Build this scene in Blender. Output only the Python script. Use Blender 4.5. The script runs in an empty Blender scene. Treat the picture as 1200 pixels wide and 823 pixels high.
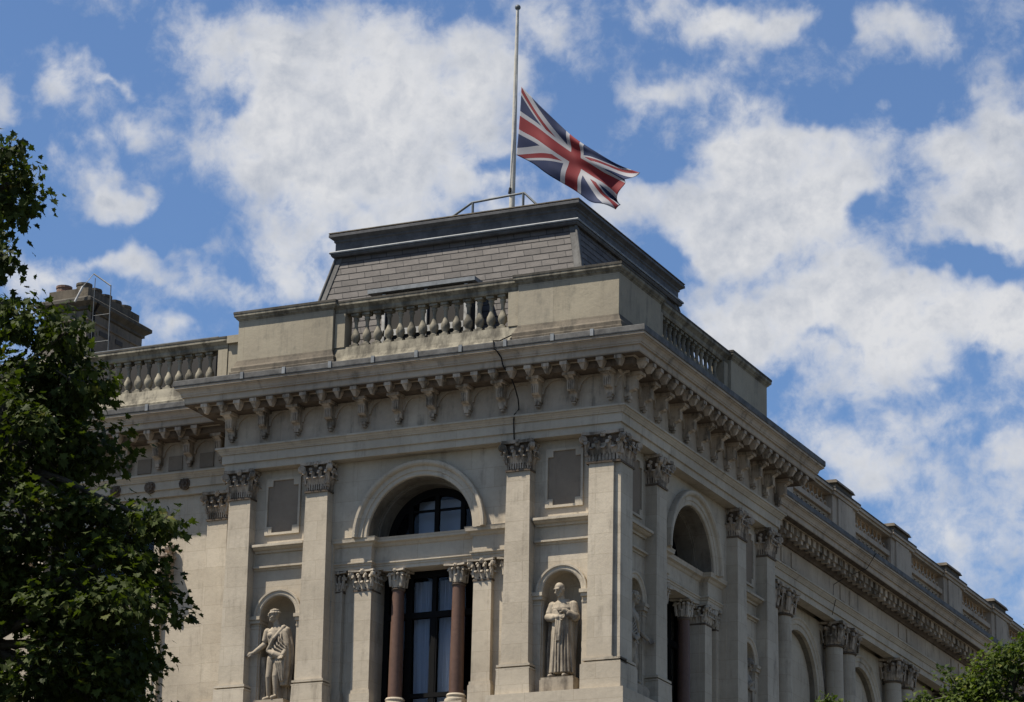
import bpy, bmesh, math, random
from mathutils import Vector, Matrix, noise
from mathutils.geometry import tessellate_polygon
random.seed(7)
S = bpy.context.scene
COL = S.collection
rad = math.radians
GZ = -19.4                      # street level (the model's zero is the height of the main architrave zone)

# ------------------------------------------------------------------ camera
cd = bpy.data.cameras.new('camera'); cam = bpy.data.objects.new('camera', cd); COL.objects.link(cam)
cam.matrix_world = Matrix(((0.9069975, 0.11034598, 0.40642255, 24.8613),
                           (0.42064599, -0.28391558, -0.86165474, -58.36712),
                           (0.02030956, 0.95247872, -0.30392732, -17.67971),
                           (0, 0, 0, 1)))
cd.sensor_width = 36; cd.lens = 3529.43 / 1200 * 36; cd.clip_start = .5; cd.clip_end = 3000
S.camera = cam

# ------------------------------------------------------------------ world, sun, exposure
SUN_AZ, SUN_EL = 230.0, 61.0
S.view_settings.view_transform = 'Standard'; S.view_settings.look = 'None'
S.view_settings.gamma = 1; S.view_settings.exposure = 0.85
S.render.resolution_x = 1024; S.render.resolution_y = 702
w = bpy.data.worlds.new("World"); S.world = w; w.use_nodes = True
nt = w.node_tree; nt.nodes.clear()
def N(t, **k):
    n = nt.nodes.new(t)
    for a, b in k.items(): setattr(n, a, b)
    return n
def L(a, b): nt.links.new(a, b)
def mth(op, a, b=None, c=None):
    n = N('ShaderNodeMath', operation=op)
    for i, v in enumerate((a, b, c)):
        if v is None: continue
        if isinstance(v, (int, float)): n.inputs[i].default_value = v
        else: L(v, n.inputs[i])
    return n.outputs[0]
sky = N('ShaderNodeTexSky'); sky.sky_type = 'NISHITA'; sky.sun_disc = False
sky.sun_elevation = rad(SUN_EL); sky.sun_rotation = rad(SUN_AZ); sky.altitude = 0
sky.air_density = 1.0; sky.dust_density = .6; sky.ozone_density = 2.2
tc = N('ShaderNodeTexCoord')
sep = N('ShaderNodeSeparateXYZ'); L(tc.outputs['Generated'], sep.inputs[0])
az = mth('MULTIPLY', mth('ARCTAN2', sep.outputs[0], sep.outputs[1]), 57.29578)
el = mth('MULTIPLY', mth('ARCSINE', sep.outputs[2]), 57.29578)
comb = N('ShaderNodeCombineXYZ'); L(az, comb.inputs[0]); L(el, comb.inputs[1])
def noise_n(scale, detail, rough=.55, dist=0, off=(0, 0, 0)):
    m = N('ShaderNodeMapping'); m.inputs['Location'].default_value = off
    L(tc.outputs['Generated'], m.inputs['Vector'])
    n = N('ShaderNodeTexNoise'); n.inputs['Scale'].default_value = scale; n.inputs['Detail'].default_value = detail
    n.inputs['Roughness'].default_value = rough; n.inputs['Distortion'].default_value = dist
    L(m.outputs[0], n.inputs['Vector']); return n
# wobble the angular coordinates a little so that the banks get ragged outlines
wob = noise_n(26, 4, .6); vs = N('ShaderNodeVectorMath', operation='SUBTRACT'); L(wob.outputs['Color'], vs.inputs[0]); vs.inputs[1].default_value = (.5, .5, .5)
vm = N('ShaderNodeVectorMath', operation='SCALE'); L(vs.outputs[0], vm.inputs[0]); vm.inputs['Scale'].default_value = 2.2
va = N('ShaderNodeVectorMath', operation='ADD'); L(comb.outputs[0], va.inputs[0]); L(vm.outputs[0], va.inputs[1])
# cloud banks: (azimuth, elevation, radius az, radius el, weight), degrees on the sky
BLOBS = [(-30.0, 22.58, 2.31, 1.52, 1), (-28.46, 23.37, 2.1, 1.22, 0.9), (-27.45, 22.04, 2.3, 1.72, 1), (-30.2, 21.36, 2.4, 1.22, 1), (-28.44, 20.63, 2.38, 1.22, 1), (-29.94, 19.59, 1.18, 0.81, 0.9), (-29.22, 18.89, 1.29, 0.61, 0.7), (-26.07, 22.88, 1.21, 1.01, 0.7), (-25.85, 20.87, 1.09, 1.01, 0.8), (-31.17, 23.24, 1.77, 0.81, 0.5), (-34.34, 22.7, 0.66, 0.61, 0.7), (-34.65, 22.2, 0.66, 0.41, 0.5), (-33.62, 22.28, 0.39, 0.2, 0.6), (-33.14, 21.51, 0.7, 0.41, 0.75), (-33.98, 21.29, 0.54, 0.2, 0.3), (-33.71, 20.34, 0.65, 0.57, 0.95), (-32.88, 20.16, 0.69, 0.41, 0.85), (-34.45, 20.77, 0.54, 0.3, 0.35), (-33.31, 19.03, 1.72, 0.45, 0.85), (-31.93, 18.68, 1.07, 0.37, 0.7), (-34.62, 18.51, 1.07, 0.51, 0.8), (-32.06, 17.87, 0.85, 0.24, 0.6), (-30.57, 18.51, 0.96, 0.28, 0.6), (-35.72, 21.71, 0.39, 0.71, 0.6), (-24.43, 23.88, 0.89, 0.57, 0.65), (-25.2, 23.22, 0.66, 0.61, 0.4), (-22.4, 24.13, 0.67, 0.3, 0.6), (-20.99, 23.81, 1.55, 0.57, 0.8), (-20.03, 23.96, 1.33, 0.51, 0.6), (-19.41, 24.11, 0.78, 0.3, 0.3), (-22.56, 22.61, 1.1, 0.65, 0.8), (-21.34, 22.61, 0.99, 0.51, 0.7), (-20.13, 21.71, 1.53, 1.01, 1), (-20.82, 21.15, 1.09, 0.91, 0.7), (-18.75, 21.29, 1.74, 1.01, 0.9), (-20.48, 20.18, 1.84, 0.91, 1), (-19.27, 20.82, 1.52, 1.01, 0.9), (-22.55, 20.35, 1.73, 0.57, 0.8), (-23.58, 19.85, 1.29, 0.61, 0.6), (-21.17, 19.7, 1.29, 0.61, 0.7), (-17.07, 23.57, 1.22, 0.77, 0.95), (-17.76, 23.83, 0.89, 0.51, 0.5), (-15.6, 20.88, 1.63, 1.52, 1.1), (-15.13, 22.3, 0.88, 1.12, 0.8), (-16.52, 21.47, 0.76, 0.71, 0.5), (-15.88, 20.09, 1.08, 0.51, 0.6), (-20.83, 18.81, 1.5, 0.61, 0.7), (-18.44, 19.19, 1.29, 0.91, 0.7), (-19.47, 18.4, 1.92, 0.71, 0.9), (-17.11, 18.36, 1.92, 0.81, 1), (-15.44, 18.31, 1.28, 0.91, 0.9), (-16.76, 18.99, 0.86, 0.61, 0.5), (-18.13, 17.57, 1.92, 0.71, 0.6), (-20.66, 17.92, 1.71, 0.81, 0.6), (-15.95, 17.69, 1.28, 0.45, 0.5), (-17.65, 16.28, 1.16, 0.37, 0.45), (-18.0, 15.56, 1.47, 0.61, 0.8), (-18.99, 15.97, 1.27, 0.51, 0.5), (-15.51, 15.83, 0.84, 0.32, 0.6), (-17.15, 16.59, 1.27, 0.3, 0.4), (-16.37, 14.65, 2.73, 1.01, 0.35), (-16.08, 13.21, 2.71, 1.22, 0.5), (-25.3, 19.99, 1.3, 0.61, 0.6), (-20.14, 19.7, 7.11, 3.65, 0.14), (-20.82, 23.41, 4.42, 1.22, 0.06), (-17.13, 17.55, 4.26, 3.25, 0.18), (-28.31, 21.84, 4.81, 3.25, 0.08), (-34.03, 19.6, 2.58, 0.51, -0.3), (-35.35, 23.5, 1.33, 0.81, -0.5), (-32.14, 21.97, 0.55, 0.61, -0.3), (-33.62, 23.48, 1.11, 0.51, -0.3), (-31.37, 22.18, 0.61, 0.37, -0.6), (-32.09, 19.8, 0.97, 0.61, -0.5), (-26.77, 22.78, 0.62, 0.41, -0.6), (-25.6, 21.36, 0.54, 0.28, -0.6), (-28.88, 22.87, 0.55, 0.3, -0.3), (-26.01, 20.38, 0.43, 0.16, -0.3), (-23.79, 22.44, 0.77, 1.01, -0.8), (-21.86, 21.24, 1.31, 0.37, -0.5), (-19.26, 22.26, 1.32, 0.45, -0.6), (-17.87, 22.55, 0.99, 0.45, -0.9), (-17.19, 22.21, 0.66, 0.51, -0.6), (-18.25, 20.48, 0.48, 0.51, -0.6), (-16.24, 19.46, 1.18, 0.32, -0.7), (-22.56, 21.48, 0.98, 0.61, -0.5), (-21.85, 19.38, 0.75, 0.28, -0.5), (-19.14, 17.91, 0.64, 0.2, -0.5), (-17.09, 19.24, 0.39, 0.24, -0.3), (-18.71, 23.85, 0.49, 0.51, -0.5)]
# the running sum rides in the z component, which keeps the node chain serial and its stack small
z0 = N('ShaderNodeVectorMath', operation='MULTIPLY'); L(va.outputs[0], z0.inputs[0]); z0.inputs[1].default_value = (1, 1, 0)
V = z0.outputs[0]
for (a, e, ra, re_, wt) in BLOBS:
    mp = N('ShaderNodeMapping', vector_type='POINT')
    mp.inputs['Location'].default_value = (-a / ra, -e / re_, 0); mp.inputs['Scale'].default_value = (1 / ra, 1 / re_, 0)
    L(V, mp.inputs['Vector'])
    ln = N('ShaderNodeVectorMath', operation='LENGTH'); L(mp.outputs[0], ln.inputs[0])
    mr = N('ShaderNodeMapRange', interpolation_type='SMOOTHSTEP'); L(ln.outputs['Value'], mr.inputs[0])
    mr.inputs[1].default_value = 1.25; mr.inputs[2].default_value = 0.0; mr.inputs[3].default_value = 0; mr.inputs[4].default_value = wt
    cb = N('ShaderNodeCombineXYZ'); L(mr.outputs[0], cb.inputs[2])
    ad = N('ShaderNodeVectorMath', operation='ADD'); L(V, ad.inputs[0]); L(cb.outputs[0], ad.inputs[1]); V = ad.outputs[0]
sz = N('ShaderNodeSeparateXYZ'); L(V, sz.inputs[0]); tot = sz.outputs[2]
tot = mth('MINIMUM', tot, 1.25)
n1 = noise_n(38, 8, .62, .25); n2 = noise_n(120, 6, .6, .3, (3, 1, 0)); n0 = noise_n(3.2, 5, .55, 0, (5, 2, 9))
far = N('ShaderNodeMapRange', interpolation_type='SMOOTHSTEP'); L(n0.outputs[0], far.inputs[0])
far.inputs[1].default_value = .50; far.inputs[2].default_value = .72; far.inputs[3].default_value = 0; far.inputs[4].default_value = .5
# the open sky round the modelled banks gets broken cloud of the same sort
dz = N('ShaderNodeMapping', vector_type='POINT'); dz.inputs['Location'].default_value = (25.5 / 13, -17.5 / 9.5, 0); dz.inputs['Scale'].default_value = (1 / 13, 1 / 9.5, 0)
L(comb.outputs[0], dz.inputs['Vector']); dl = N('ShaderNodeVectorMath', operation='LENGTH'); L(dz.outputs[0], dl.inputs[0])
om = N('ShaderNodeMapRange', interpolation_type='SMOOTHSTEP'); L(dl.outputs['Value'], om.inputs[0]); om.inputs[1].default_value = .95; om.inputs[2].default_value = 1.5
dens = mth('ADD', mth('SUBTRACT', tot, .06), mth('MULTIPLY', far.outputs[0], om.outputs[0]))
dens = mth('ADD', dens, mth('MULTIPLY', mth('SUBTRACT', n1.outputs[0], .5), 2.2))
dens = mth('ADD', dens, mth('MULTIPLY', mth('SUBTRACT', n2.outputs[0], .5), 1.25))
cov = N('ShaderNodeMapRange', interpolation_type='SMOOTHSTEP'); L(dens, cov.inputs[0])
cov.inputs[1].default_value = -.18; cov.inputs[2].default_value = 1.08; cov.inputs[3].default_value = .03; cov.inputs[4].default_value = .97
shade = noise_n(14, 5, .6, .2, (7, 3, 2))
# relief: the billow noise against itself shifted towards the sun, so that tops catch light and bases go grey
n1s = noise_n(38, 8, .62, .25, (.004, .004, -.009)); n2s = noise_n(120, 6, .6, .3, (3.002, 1.002, -.003))
rel = mth('ADD', mth('MULTIPLY', mth('SUBTRACT', n1s.outputs[0], n1.outputs[0]), .6), mth('MULTIPLY', mth('SUBTRACT', n2s.outputs[0], n2.outputs[0]), .35))
thick = mth('MULTIPLY', mth('SUBTRACT', mth('MINIMUM', dens, 1.9), .9), -.16)
cr = N('ShaderNodeMapRange'); L(mth('ADD', mth('ADD', shade.outputs[0], thick), rel), cr.inputs[0]); cr.inputs[1].default_value = .16; cr.inputs[2].default_value = .62
cc = N('ShaderNodeMixRGB'); L(cr.outputs[0], cc.inputs[0])
CL = 4.6
cc.inputs[1].default_value = (.74 * CL, .81 * CL, .95 * CL, 1); cc.inputs[2].default_value = (1.28 * CL, 1.29 * CL, 1.32 * CL, 1)
hs = N('ShaderNodeMixRGB', blend_type='MULTIPLY'); hs.inputs[0].default_value = 1; L(sky.outputs[0], hs.inputs[1]); hs.inputs[2].default_value = (.62, .80, 1.0, 1)
mx = N('ShaderNodeMixRGB'); L(cov.outputs[0], mx.inputs[0]); L(hs.outputs[0], mx.inputs[1]); L(cc.outputs[0], mx.inputs[2])
bg = N('ShaderNodeBackground'); L(mx.outputs[0], bg.inputs[0]); bg.inputs[1].default_value = 0.069
ow = N('ShaderNodeOutputWorld'); L(bg.outputs[0], ow.inputs[0])
w.cycles.sampling_method = 'MANUAL'; w.cycles.sample_map_resolution = 512
sl = bpy.data.lights.new('sun', 'SUN'); sun = bpy.data.objects.new('sun', sl); COL.objects.link(sun)
sl.energy = 4.7; sl.angle = rad(.53); sl.color = (1, .93, .82)
sd = Vector((math.sin(rad(SUN_AZ)) * math.cos(rad(SUN_EL)), math.cos(rad(SUN_AZ)) * math.cos(rad(SUN_EL)), math.sin(rad(SUN_EL))))
sun.rotation_euler = sd.to_track_quat('Z', 'Y').to_euler(); sun.location = (-30, -30, 40)

# ------------------------------------------------------------------ materials
def mat(name):
    global nt
    m = bpy.data.materials.new(name); m.use_nodes = True; nt = m.node_tree; nt.nodes.clear()
    b = N('ShaderNodeBsdfPrincipled'); o = N('ShaderNodeOutputMaterial'); L(b.outputs[0], o.inputs[0])
    return m, b
def ramp(fac, stops):
    r = N('ShaderNodeValToRGB'); L(fac, r.inputs[0]); e = r.color_ramp.elements
    while len(e) < len(stops): e.new(.5)
    for i, (p, c) in enumerate(stops): e[i].position = p; e[i].color = (*c, 1)
    return r.outputs[0]
def mixc(f, a, b, mode='MIX'):
    n = N('ShaderNodeMixRGB', blend_type=mode)
    for i, v in enumerate((f, a, b)):
        if isinstance(v, (int, float)): n.inputs[i].default_value = v
        elif isinstance(v, tuple): n.inputs[i].default_value = (*v, 1)
        else: L(v, n.inputs[i])
    return n.outputs[0]
def pos_map(scale=(1, 1, 1), loc=(0, 0, 0)):
    g = N('ShaderNodeNewGeometry'); m = N('ShaderNodeMapping'); L(g.outputs['Position'], m.inputs['Vector'])
    m.inputs['Scale'].default_value = scale; m.inputs['Location'].default_value = loc; return m.outputs[0]
def nz(vec, scale, detail=5, rough=.6):
    n = N('ShaderNodeTexNoise'); L(vec, n.inputs['Vector']); n.inputs['Scale'].default_value = scale
    n.inputs['Detail'].default_value = detail; n.inputs['Roughness'].default_value = rough; return n.outputs[0]
def wall_uv(zoff=0):
    g = N('ShaderNodeNewGeometry'); s = N('ShaderNodeSeparateXYZ'); L(g.outputs['Position'], s.inputs[0])
    c = N('ShaderNodeCombineXYZ'); L(mth('ADD', s.outputs[0], s.outputs[1]), c.inputs[0]); L(mth('ADD', s.outputs[2], zoff), c.inputs[1]); return c.outputs[0]
def bump(b, h, strength, dist):
    n = N('ShaderNodeBump'); L(h, n.inputs['Height']); n.inputs['Strength'].default_value = strength; n.inputs['Distance'].default_value = dist
    L(n.outputs[0], b.inputs['Normal'])
def stone(name, light, mid, dark, grime=(.10, .085, .065), g0=.52, g1=.72, gmax=.75, joints=True, bw=1.15, bh=.46, fine=.25, rough=.9):
    m, b = mat(name)
    p = pos_map()
    big = nz(p, .55, 6, .62); c = ramp(big, [(.3, dark), (.5, mid), (.68, light)])
    f = nz(pos_map((1, 1, 1), (4, 2, 1)), 9, 8, .7)
    c = mixc(fine, c, ramp(f, [(.3, tuple(v * .72 for v in mid)), (.5, mid), (.7, tuple(min(1, v * 1.2) for v in mid))]), 'MIX')
    st = nz(pos_map((2.6, 2.6, .32)), 1.6, 7, .68); gr = N('ShaderNodeMapRange', interpolation_type='SMOOTHSTEP')
    L(mth('ADD', mth('MULTIPLY', st, .6), mth('MULTIPLY', nz(pos_map((1, 1, 1), (9, 9, 3)), 2.3, 7, .7), .4)), gr.inputs[0])
    gr.inputs[1].default_value = g0; gr.inputs[2].default_value = g1; gr.inputs[4].default_value = gmax
    c = mixc(gr.outputs[0], c, grime)
    if joints:
        br = N('ShaderNodeTexBrick'); L(wall_uv(.13), br.inputs['Vector']); br.inputs['Scale'].default_value = 1
        br.inputs['Brick Width'].default_value = bw; br.inputs['Row Height'].default_value = bh; br.inputs['Mortar Size'].default_value = .006
        br.inputs['Mortar Smooth'].default_value = .3; br.inputs['Color1'].default_value = (.86, .85, .83, 1); br.inputs['Color2'].default_value = (1, 1, 1, 1)
        br.inputs['Mortar'].default_value = (.68, .66, .62, 1); c = mixc(.75, c, br.outputs['Color'], 'MULTIPLY')
    L(c, b.inputs['Base Color']); b.inputs['Roughness'].default_value = rough; b.inputs['Specular IOR Level'].default_value = .2
    bump(b, mth('ADD', mth('MULTIPLY', f, 1.0), mth('MULTIPLY', nz(p, 45, 3, .6), .35)), .55, .012)
    return m
M = {}
M['stone'] = stone('portland_stone', (0.480, 0.418, 0.323), (0.405, 0.349, 0.269), (0.320, 0.275, 0.210), g0=.49, g1=.76, gmax=.72)
M['ent'] = stone('weathered_entablature_stone', (0.470, 0.394, 0.298), (0.379, 0.312, 0.237), (0.271, 0.224, 0.171), g0=.48, g1=.70, gmax=.75, bw=1.9, bh=3)
M['soot_shade'] = stone('sooty_shade_stone', (0.168, 0.131, 0.095), (0.112, 0.085, 0.061), (0.064, 0.047, 0.034), grime=(0.040, 0.030, 0.023), g0=.46, g1=.66, gmax=.85, joints=False, fine=.4)  # grime plus the shade under the cornice and in recesses, put into one dark colour
M['carve'] = stone('sooted_capital_stone', (0.583, 0.478, 0.353), (0.384, 0.313, 0.237), (0.199, 0.157, 0.116), grime=(0.053, 0.044, 0.031), g0=.44, g1=.60, gmax=.85, joints=False, fine=.4)
M['carvelight'] = stone('pale_capital_stone', (0.464, 0.399, 0.318), (0.361, 0.312, 0.242), (0.232, 0.193, 0.153), grime=(0.077, 0.062, 0.051), g0=.50, g1=.68, gmax=.7, joints=False, fine=.4)
M['parapet'] = stone('yellowed_parapet_stone', (0.347, 0.307, 0.228), (0.291, 0.255, 0.190), (0.222, 0.195, 0.150), grime=(0.096, 0.092, 0.077), g0=.48, g1=.72, gmax=.75, bw=1.6, bh=2.3)
M['lichen'] = stone('lichen_grey_stone', (0.198, 0.169, 0.123), (0.121, 0.102, 0.078), (0.061, 0.053, 0.042), grime=(0.052, 0.046, 0.037), g0=.44, g1=.62, gmax=.8, bw=.95, bh=.19, fine=.5)
M['statue'] = stone('statue_stone', (0.369, 0.313, 0.235), (0.278, 0.236, 0.179), (0.170, 0.144, 0.108), grime=(0.070, 0.056, 0.044), g0=.45, g1=.64, gmax=.8, joints=False, fine=.4)
M['panel'] = stone('grey_slate_panel', (0.228, 0.181, 0.132), (0.188, 0.149, 0.109), (0.148, 0.118, 0.086), grime=(0.108, 0.087, 0.061), joints=False)
M['granite'] = stone('red_granite', (0.139, 0.079, 0.054), (0.103, 0.060, 0.043), (0.066, 0.040, 0.030), grime=(0.066, 0.048, 0.038), joints=False, fine=.6, rough=.45)
M['reveal'] = stone('shaded_reveal_stone', (.22, .19, .145), (.165, .142, .11), (.11, .094, .072), grime=(.05, .042, .033), g0=.46, g1=.68, gmax=.7, bw=.9, bh=3)  # shade of the arch interiors put into a darker stone colour
M['rail'] = stone('greyed_rail_stone', (0.341, 0.308, 0.231), (0.231, 0.209, 0.160), (0.110, 0.101, 0.079), grime=(0.050, 0.045, 0.036), g0=.42, g1=.60, gmax=.8, bw=1.5, bh=3, fine=.5)
M['coping'] = stone('blackened_coping', (.12, .108, .085), (.075, .068, .056), (.04, .037, .032), grime=(.03, .028, .024), g0=.45, g1=.62, gmax=.7, bw=1.3, bh=3, fine=.5)
M['brown'] = stone('chimney_stone', (0.180, 0.160, 0.130), (0.134, 0.116, 0.095), (0.082, 0.072, 0.058), grime=(0.052, 0.049, 0.042), g0=.45, g1=.7, bw=.8, bh=.32)
def metal(name, c, r, metallic=0.0, var=.5):
    m, b = mat(name); f = nz(pos_map(), 3.5, 7, .7)
    L(ramp(f, [(.3, tuple(v * (1 - var) for v in c)), (.7, tuple(min(1, v * (1 + var * .6)) for v in c))]), b.inputs['Base Color'])
    b.inputs['Roughness'].default_value = r; b.inputs['Metallic'].default_value = metallic; b.inputs['Specular IOR Level'].default_value = .22; bump(b, nz(pos_map(), 14, 4), .3, .01); return m
M['lead'] = metal('lead_sheet', (.095, .092, .086), .7, 0, .6)
M['leadlight'] = metal('pale_lead', (.19, .20, .205), .6, 0, .4)
M['leaddark'] = metal('dark_lead', (.075, .075, .077), .65, 0, .5)
M['iron'] = metal('dark_painted_iron', (.10, .11, .115), .5)
M['pale'] = metal('galvanised_tube', (.42, .42, .41), .4)
M['pole'] = metal('white_painted_pole', (.42, .40, .35), .45, 0, .2)
M['timber'] = metal('black_window_frame', (.006, .006, .006), .8, 0, .3); M['timber'].node_tree.nodes['Principled BSDF'].inputs['Specular IOR Level'].default_value = .1
M['cable'] = metal('black_cable', (.008, .007, .006), .7, 0, .2)
M['terra'] = metal('sooty_terracotta', (.16, .10, .075), .8)
def slate_mat():
    m, b = mat('roof_slate')
    br = N('ShaderNodeTexBrick'); L(wall_uv(-6.5), br.inputs['Vector']); br.inputs['Scale'].default_value = 1
    br.inputs['Brick Width'].default_value = .42; br.inputs['Row Height'].default_value = .17; br.inputs['Mortar Size'].default_value = .009
    br.inputs['Color1'].default_value = (.052, .046, .042, 1); br.inputs['Color2'].default_value = (.115, .102, .092, 1); br.inputs['Mortar'].default_value = (.022, .02, .02, 1)
    c = mixc(.45, br.outputs['Color'], ramp(nz(pos_map((1, 1, 2.2)), 3.2, 8, .7), [(.3, (.035, .031, .029)), (.55, (.08, .071, .064)), (.75, (.17, .152, .137))]))
    c = mixc(mth('MULTIPLY', br.outputs['Fac'], .9), c, (.02, .018, .018))
    L(c, b.inputs['Base Color']); b.inputs['Roughness'].default_value = .7; b.inputs['Specular IOR Level'].default_value = .25
    bump(b, mth('ADD', nz(pos_map(), 22, 4), mth('MULTIPLY', br.outputs['Fac'], -1.5)), .5, .01); return m
M['slate'] = slate_mat()
def glass():
    m, b = mat('window_glass'); b.inputs['Base Color'].default_value = (.6, .65, .7, 1); b.inputs['Transmission Weight'].default_value = 1
    b.inputs['Roughness'].default_value = .02; b.inputs['IOR'].default_value = 1.22
    bump(b, nz(pos_map(), 1.3, 2), .12, .02); return m
M['glass'] = glass()
m, b = mat('sheer_curtain'); b.inputs['Base Color'].default_value = (.75, .76, .82, 1); b.inputs['Roughness'].default_value = .9; M['curtain'] = m
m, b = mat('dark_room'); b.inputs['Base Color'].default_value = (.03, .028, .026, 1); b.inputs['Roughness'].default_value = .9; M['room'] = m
m, b = mat('bark'); L(ramp(nz(pos_map((2, 2, .6)), 5, 6), [(.3, (.02, .018, .012)), (.7, (.05, .044, .032))]), b.inputs['Base Color']); b.inputs['Roughness'].default_value = .9; M['bark'] = m
def leafmat(name, dark, light, yellow):
    m, b = mat(name); oi = N('ShaderNodeAttribute'); oi.attribute_name = 'tone'; oi.attribute_type = 'GEOMETRY'
    c = ramp(oi.outputs['Fac'], [(0, dark), (.6, light), (.93, light), (1, yellow)])
    L(c, b.inputs['Base Color']); b.inputs['Roughness'].default_value = .65; b.inputs['Specular IOR Level'].default_value = .15
    tr = N('ShaderNodeBsdfTranslucent'); L(mixc(1, c, (1.1, 1.25, .35), 'MULTIPLY'), tr.inputs[0])
    ms = N('ShaderNodeMixShader'); ms.inputs[0].default_value = .35; L(b.outputs[0], ms.inputs[1]); L(tr.outputs[0], ms.inputs[2])
    o = [n for n in nt.nodes if n.type == 'OUTPUT_MATERIAL'][0]; L(ms.outputs[0], o.inputs[0]); return m
M['leaf'] = leafmat('plane_leaf', (.020, .030, .006), (.045, .060, .011), (.095, .092, .018))
M['leafb'] = leafmat('bright_plane_leaf', (.028, .046, .008), (.075, .10, .016), (.15, .15, .034))
def flagmat():
    m, b = mat('union_flag_cloth'); uv = N('ShaderNodeUVMap'); s = N('ShaderNodeSeparateXYZ'); L(uv.outputs[0], s.inputs[0])
    x = mth('SUBTRACT', mth('MULTIPLY', s.outputs[0], 60), 30); y = mth('SUBTRACT', mth('MULTIPLY', s.outputs[1], 30), 15)
    ax = mth('ABSOLUTE', x); ay = mth('ABSOLUTE', y)
    p = mth('DIVIDE', mth('SUBTRACT', x, mth('MULTIPLY', y, 2)), 2.236); q = mth('DIVIDE', mth('ADD', x, mth('MULTIPLY', y, 2)), 2.236)
    lt = lambda a, v: mth('LESS_THAN', a, v)
    wd = mth('MAXIMUM', lt(mth('ABSOLUTE', p), 3), lt(mth('ABSOLUTE', q), 3))
    sx = mth('SIGN', x)
    # St Patrick's saltire, counterchanged: p side flips with x, q side likewise
    ps = mth('MULTIPLY', p, sx); qs = mth('MULTIPLY', q, sx)
    band = lambda a: mth('MULTIPLY', mth('GREATER_THAN', a, 0), lt(a, 2))
    rdiag = mth('MAXIMUM', band(mth('MULTIPLY', ps, -1)), band(qs))
    wc = mth('MAXIMUM', lt(ax, 5), lt(ay, 5)); rc = mth('MAXIMUM', lt(ax, 3), lt(ay, 3))
    c = mixc(wd, (.008, .018, .066), (.33, .33, .35)); c = mixc(rdiag, c, (.17, .011, .016)); c = mixc(wc, c, (.34, .34, .36)); c = mixc(rc, c, (.18, .011, .016))
    L(c, b.inputs['Base Color']); b.inputs['Roughness'].default_value = .8
    tr = N('ShaderNodeBsdfTranslucent'); L(c, tr.inputs[0]); ms = N('ShaderNodeMixShader'); ms.inputs[0].default_value = .3
    L(b.outputs[0], ms.inputs[1]); L(tr.outputs[0], ms.inputs[2]); o = [n for n in nt.nodes if n.type == 'OUTPUT_MATERIAL'][0]; L(ms.outputs[0], o.inputs[0]); return m
M['flag'] = flagmat()
m, b = mat('asphalt'); L(ramp(nz(pos_map(), 3, 8), [(.3, (.04, .04, .04)), (.7, (.065, .063, .06))]), b.inputs['Base Color']); b.inputs['Roughness'].default_value = .9; M['asphalt'] = m
m, b = mat('paving'); L(ramp(nz(pos_map(), 2, 8), [(.3, (.10, .095, .09)), (.7, (.16, .155, .145))]), b.inputs['Base Color']); b.inputs['Roughness'].default_value = .9; M['paving'] = m
m, b = mat('road_paint'); b.inputs['Base Color'].default_value = (.7, .7, .68, 1); M['paint'] = m
m, b = mat('dusty_ground'); L(ramp(nz(pos_map(), 1, 8), [(.3, (.06, .055, .045)), (.7, (.10, .095, .075))]), b.inputs['Base Color']); b.inputs['Roughness'].default_value = 1; M['grass'] = m

# ------------------------------------------------------------------ helpers
WORLD = {}
def empty(name, loc, label, cat, group=None):
    o = bpy.data.objects.new(name, None); COL.objects.link(o); o.location = loc; o.empty_display_size = .3
    WORLD[o.name] = Vector(loc); o['label'] = label; o['category'] = cat
    if group: o['group'] = group
    return o
def part(name, bm, m, parent=None, origin=None, smooth=0, keep=False):
    if not keep: bmesh.ops.recalc_face_normals(bm, faces=bm.faces)
    if origin is None:
        xs = [v.co for v in bm.verts]
        lo = Vector([min(c[i] for c in xs) for i in range(3)]); hi = Vector([max(c[i] for c in xs) for i in range(3)])
        origin = Vector(((lo.x + hi.x) / 2, (lo.y + hi.y) / 2, lo.z))
    origin = Vector(origin)
    for v in bm.verts: v.co -= origin
    if smooth:
        for f in bm.faces: f.smooth = True
        for e in bm.edges:
            if len(e.link_faces) == 2 and e.calc_face_angle(0) > rad(smooth): e.smooth = False
    me = bpy.data.meshes.new(name); bm.to_mesh(me); bm.free(); me.materials.append(m)
    o = bpy.data.objects.new(name, me); COL.objects.link(o)
    if parent is not None: o.parent = parent; o.location = origin - WORLD[parent.name]
    else: o.location = origin
    WORLD[o.name] = origin
    return o
def place(src, parent, loc, rz=0, scale=None, m=None):      # a copy of a mesh part at a world position
    o = src.copy(); COL.objects.link(o); o.parent = parent
    o.location = Vector(loc) - (WORLD[parent.name] if parent is not None else Vector((0, 0, 0))); o.rotation_euler = (0, 0, rz)
    if scale: o.scale = scale
    WORLD[o.name] = Vector(loc); return o
def NB(): return bmesh.new()
def ffront(t, d, z): return Vector((-t, -d, z))             # facade frames: t along from the corner, d outward, z up
def fright(t, d, z): return Vector((d, t, z))
def fleftw(t, d, z): return Vector((-t, 1.45 - d, z))
def frightw(t, d, z): return Vector((-1.8 + d, t, z))
def box(bm, fr, t0, t1, d0, d1, z0, z1, tt=0, dt=0):        # tt / dt: how much the top is drawn in
    vs = [bm.verts.new(fr(t, d, z)) for (t, d, z) in ((t0, d0, z0), (t1, d0, z0), (t1, d1, z0), (t0, d1, z0), (t0 + tt, d0, z1), (t1 - tt, d0, z1), (t1 - tt, d1 - dt, z1), (t0 + tt, d1 - dt, z1))]
    for f in ((0, 3, 2, 1), (4, 5, 6, 7), (0, 1, 5, 4), (1, 2, 6, 5), (2, 3, 7, 6), (3, 0, 4, 7)): bm.faces.new([vs[i] for i in f])
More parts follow.
